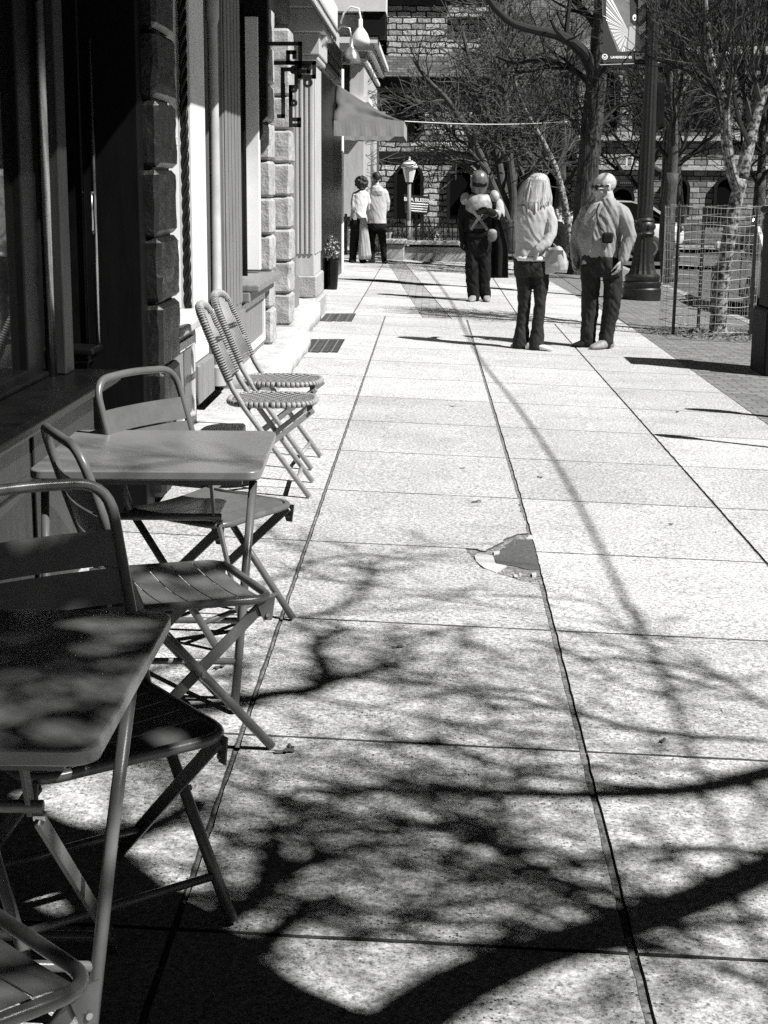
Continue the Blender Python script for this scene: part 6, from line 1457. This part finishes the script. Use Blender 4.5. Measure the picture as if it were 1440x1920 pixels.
t = MB(); t.loft([(Q(671, 413), (.165, 0, 0), (0, .12, 0)), (Q(672, 398), (.155, 0, 0), (0, .115, 0)), (Q(674, 380), (.165, 0, 0), (0, .115, 0)), (Q(676, 366), (.165, 0, 0), (0, .10, 0)), (Q(677, 358), (.10, 0, 0), (0, .08, 0))]); t.limb([Q(666, 366), Q(663, 380, -.03), Q(663, 388, -.05)], [.07, .062, .058]); t.limb([Q(687, 366), Q(690, 380, .05)], [.066, .06]); solid('shirt', t, .009, M_WHITEC, fw, folds(.006, 8, 14, 6))
t = MB(); t.loft([(Q(671, 408), (.15, 0, 0), (0, .115, 0)), (Q(671, 420), (.17, 0, 0), (0, .13, 0)), (Q(672, 432), (.165, 0, 0), (0, .12, 0))]); t.limb([Q(666, 425), Q(663, 455), Q(661, 488)], [.10, .085, .075]); t.limb([Q(677, 425), Q(679, 455), Q(680, 488)], [.10, .085, .078]); solid('trousers', t, .009, M_BLK, fw, folds(.010, 8, 16, 8))
for a, b_ in ((Q(660, 491), Q(662, 493, -.18)), (Q(680, 491), Q(688, 493, -.12))):
    t = MB(); shoe(t, a, b_, .045, .08); ground(t, g+.002); solid('shoe', t, .008, M_BLK, fw, smooth_it=2)
t = MB(); rh = random.Random(8)
for i in range(70):
    d_ = V((rh.gauss(0, 1), rh.gauss(0, 1), rh.gauss(.2, 1))).normalized(); t.ell(hc+V((0, -.01, .03))+V((d_.x*.115, d_.y*.115, d_.z*.11)), (.035, 0, 0), (0, .035, 0), (0, 0, .035), 8)
t.ell(hc+V((0, -.02, .03)), (.11, 0, 0), (0, .11, 0), (0, 0, .11), 14); solid('hair', t, .009, M_HAIRD, fw, None, 1)
ct = thing('pale_coat', 'long pale coat hanging over the arm of the dark haired person in the couple', 'coat', Q(683, 485, -.12)); t = MB()
t.loft([(Q(681, 408, -.13), (.06, 0, 0), (0, .05, 0)), (Q(682, 425, -.13), (.085, 0, 0), (0, .055, 0)), (Q(683, 455, -.12), (.11, 0, 0), (0, .06, 0)), (Q(684, 480, -.12), (.13, 0, 0), (0, .065, 0)), (Q(684, 486, -.12), (.12, 0, 0), (0, .05, 0))], 24); solid('coat_cloth', t, .009, M_KNIT, ct, folds(.012, 12, 4, 3), 2)

# ---- dark dressed bystander behind the woman
Y = 34.2; dp = person('bystander dressed in black standing between the blonde woman and the big tree', (P(1047, 505, Y).x, Y, gz(2.9))); g = gz(2.9)
b = MB(); hc = Q(1047, 399, 0); head(b, hc, V((-.8, -.5, 0)), UP, 1.0)
b.loft([(Q(1046, 455), (.14, 0, 0), (0, .1, 0)), (Q(1046, 430), (.17, 0, 0), (0, .11, 0)), (Q(1047, 420), (.16, 0, 0), (0, .09, 0)), (Q(1047, 413), (.07, 0, 0), (0, .06, 0))])
for l, rr in (([Q(1042, 462), Q(1041, 484), Q(1041, 505)], [.08, .055, .04]), ([Q(1052, 462), Q(1053, 484), Q(1053, 505)], [.08, .055, .04]), ([Q(1035, 425), Q(1033, 443), Q(1037, 458, -.1)], [.05, .04, .03]), ([Q(1059, 425), Q(1061, 443), Q(1059, 460)], [.05, .04, .03])): b.limb(l, rr)
hand(b, Q(1059, 459), (0, -.1, -1), (-.3, -.9, 0), (-.9, 0, 0), .7); hand(b, Q(1037, 457, -.1), (.5, -.3, -.8), (0, -.9, .3), (.8, 0, 0), .7); solid('body', b, .009, M_SKIN, dp, smooth_it=2)
t = MB(); t.loft([(Q(1046, 462), (.19, 0, 0), (0, .13, 0)), (Q(1046, 440), (.19, 0, 0), (0, .13, 0)), (Q(1047, 424), (.2, 0, 0), (0, .12, 0)), (Q(1047, 415), (.09, 0, 0), (0, .08, 0))]); t.limb([Q(1036, 424), Q(1033, 443), Q(1036, 456, -.09)], [.075, .066, .055]); t.limb([Q(1058, 424), Q(1061, 443), Q(1059, 457)], [.075, .066, .055]); solid('jacket', t, .010, M_BLK, dp, folds(.012, 8, 14, 6))
t = MB(); t.limb([Q(1042, 458), Q(1041, 482), Q(1041, 503)], [.11, .09, .08]); t.limb([Q(1052, 458), Q(1053, 482), Q(1053, 503)], [.11, .09, .08]); solid('trousers', t, .010, M_BLK, dp, folds(.01))
for x in (1041, 1053):
    t = MB(); shoe(t, Q(x, 506, .05), Q(x-3, 509, -.2), .05, .09); ground(t, g+.002); solid('shoe', t, .009, M_BLK, dp, smooth_it=2)
t = MB(); t.ell(hc+V((.02, .02, .035)), (.105, 0, 0), (0, .10, 0), (0, 0, .10), 14); solid('hair', t, .009, M_HAIRD, dp, folds(.006, 40, 40), 1)
# ================================================================== PARKED CARS
def car(label, loc, rz, paint):
    """saloon, nose along local -X; 4.4 m long, 1.75 m wide, wheels on z = 0"""
    t = thing('parked_car', label, 'car', loc, rz, 'parked cars')
    prof = [(-2.2, .42, .60), (-2.12, .28, .68), (-1.7, .22, .80), (-1.0, .20, .92), (-.55, .20, .97), (.2, .20, .99), (1.0, .20, .98), (1.6, .22, .98), (2.05, .28, .94), (2.18, .42, .80), (2.2, .5, .70)]
    m = MB(); rings = []
    for x, zb, zt in prof:
        hw = .87-.16*max(0, (abs(x)-1.5)/.7)**2; rings.append((V((x, 0, (zb+zt)/2)), V((0, hw, 0)), V((0, 0, (zt-zb)/2))))
    m.loft(rings, 32, p=4.5)
    bd = part('body', m, paint, t, auto=45)
    gh = [(-.72, .93), (.02, 1.40), (.35, 1.45), (.9, 1.44), (1.35, 1.32), (1.92, .95)]
    m = MB(); vs = []
    for s in (-1, 1):
        for x, z in gh: vs.append((x, s*(.80-.24*(z-.93)/.52), z))
    n = len(gh); fs = [tuple(range(n-1, -1, -1)), tuple(range(n, 2*n))]+[(i, i+1, n+i+1, n+i) for i in range(n-1)]+[(n-1, 0, n, 2*n-1)]
    m.add(vs, fs); part('window', m, M_GLASS, t, auto=30)
    m = MB()
    for i in range(1, n-2):
        a, b = gh[i], gh[i+1]; ya, yb = .80-.24*(a[1]-.93)/.52+.012, .80-.24*(b[1]-.93)/.52+.012
        m.add([(a[0], -ya, a[1]+.008), (b[0], -yb, b[1]+.008), (b[0], yb, b[1]+.008), (a[0], ya, a[1]+.008), (a[0], -ya, a[1]-.03), (b[0], -yb, b[1]-.03), (b[0], yb, b[1]-.03), (a[0], ya, a[1]-.03)], [(0, 1, 2, 3), (0, 4, 5, 1), (2, 6, 7, 3), (0, 3, 7, 4), (1, 5, 6, 2)])
    for s in (-1, 1):
        for a, b in ((gh[0], gh[1]), (gh[4], gh[5])): m.bar((a[0], s*(.80+.01), a[1]), (b[0], s*(.80-.24*(b[1]-.93)/.52+.012) if b[1] > .94 else s*.81, b[1]), .06, .05, (1, 0, 0))
        m.bar((.55, s*.815, .95), (.55, s*.572, 1.44), .07, .03, (1, 0, 0))
    part('roof', m, paint, t)
    for s in (-1, 1):
        m = MB(); m.box(-.52, .55, s*.872-.004, s*.872+.004, .30, .93); d = part('door', m, paint, t, bevel=.003); m = MB(); m.cbox(.30, .48, s*.885-.012, s*.885+.012, .80, .835, .006); part('handle', m, M_STEEL, d)
        m = MB(); m.cbox(-.62, -.46, s*.98-.09, s*.98+.09, .93, 1.06, .03); part('wing_mirror', m, paint, t)
        m = MB(); m.ell((-2.08, s*.60, .66), (.07, 0, 0), (0, .17, 0), (0, 0, .075), 12); part('headlight', m, M_GLOBE, t, smooth=True)
        m = MB(); m.ell((2.14, s*.64, .80), (.05, 0, 0), (0, .15, 0), (0, 0, .08), 12); part('tail_light', m, M_PRINTG, t, smooth=True)
        for x in (-1.38, 1.35):
            wh = bpy.data.objects.new('wheel', MB().lathe([(.20, -.11), (.31, -.10), (.325, -.05), (.325, .05), (.31, .10), (.20, .11)], 28).mesh('wheel', True)); COL.objects.link(wh); wh.data.materials.append(M_TYRE); wh.parent = t; wh.location = (x, s*.80, .325); wh.rotation_euler = (pi/2, 0, 0)
            m = MB(); m.lathe([(.205, -.09), (.20, -.115), (.06, -.10), (.05, -.12), (.01, -.12), (.01, .12), (.05, .12), (.06, .10), (.20, .115), (.205, .09)], 20); part('rim', m, M_RIM, wh)
    m = MB(); m.box(-2.21, -2.17, -.45, .45, .45, .58); m.box(-2.215, -2.2, -.26, .26, .36, .46); part('grille', m, M_BLACK, t)
    return t
ca = car('white parked car half hidden between the costumed person and the blonde woman', (4.0, 38.6, -.19), 0, M_CARW)
cb = car('silver parked car with sunlit bonnet seen through the wire tree cage', (5.5, 23.6, gz(4.2)-.13), -pi/2, M_CARD)
# ================================================================== CAMERA, SUN, SKY
cam = bpy.data.cameras.new('camera'); co = bpy.data.objects.new('camera', cam); COL.objects.link(co)
cam.sensor_fit = 'HORIZONTAL'; cam.sensor_width = 36; cam.lens = FPX/1440*36; cam.clip_end = 2000; cam.clip_start = .05
up = -CD
co.matrix_world = Matrix(((CR.x, up.x, -FW.x, 0), (CR.y, up.y, -FW.y, 0), (CR.z, up.z, -FW.z, EYE), (0, 0, 0, 1)))
SC.camera = co
sl = bpy.data.lights.new('sun', 'SUN'); sl.energy = 5.0; sl.angle = radians(.53); sl.color = (1, .995, .98)
so = bpy.data.objects.new('sun', sl); COL.objects.link(so); so.rotation_euler = (-SUN).to_track_quat('-Z', 'Y').to_euler(); so.location = SUN*60
w = bpy.data.worlds.new('World'); SC.world = w; w.use_nodes = True; nt = w.node_tree
bg = nt.nodes['Background']; sky = nt.nodes.new('ShaderNodeTexSky'); sky.sky_type = 'NISHITA'; sky.sun_disc = False
sky.sun_elevation = SEL; sky.sun_rotation = radians(90)+SAZ; sky.air_density = .08; sky.dust_density = .0; sky.altitude = 3000
bwn = nt.nodes.new('ShaderNodeRGBToBW'); nt.links.new(sky.outputs[0], bwn.inputs[0]); nt.links.new(bwn.outputs[0], bg.inputs['Color'])
bg.inputs['Strength'].default_value = .05
vs = SC.view_settings; vs.view_transform = 'Standard'; vs.look = 'None'; vs.gamma = 1.0; vs.exposure = .70; vs.use_curve_mapping = False
SC.render.film_transparent = False
cy = SC.cycles; cy.max_bounces = 5; cy.diffuse_bounces = 1; cy.glossy_bounces = 3; cy.transmission_bounces = 3; cy.use_denoising = False
cy.caustics_reflective = False; cy.caustics_refractive = False
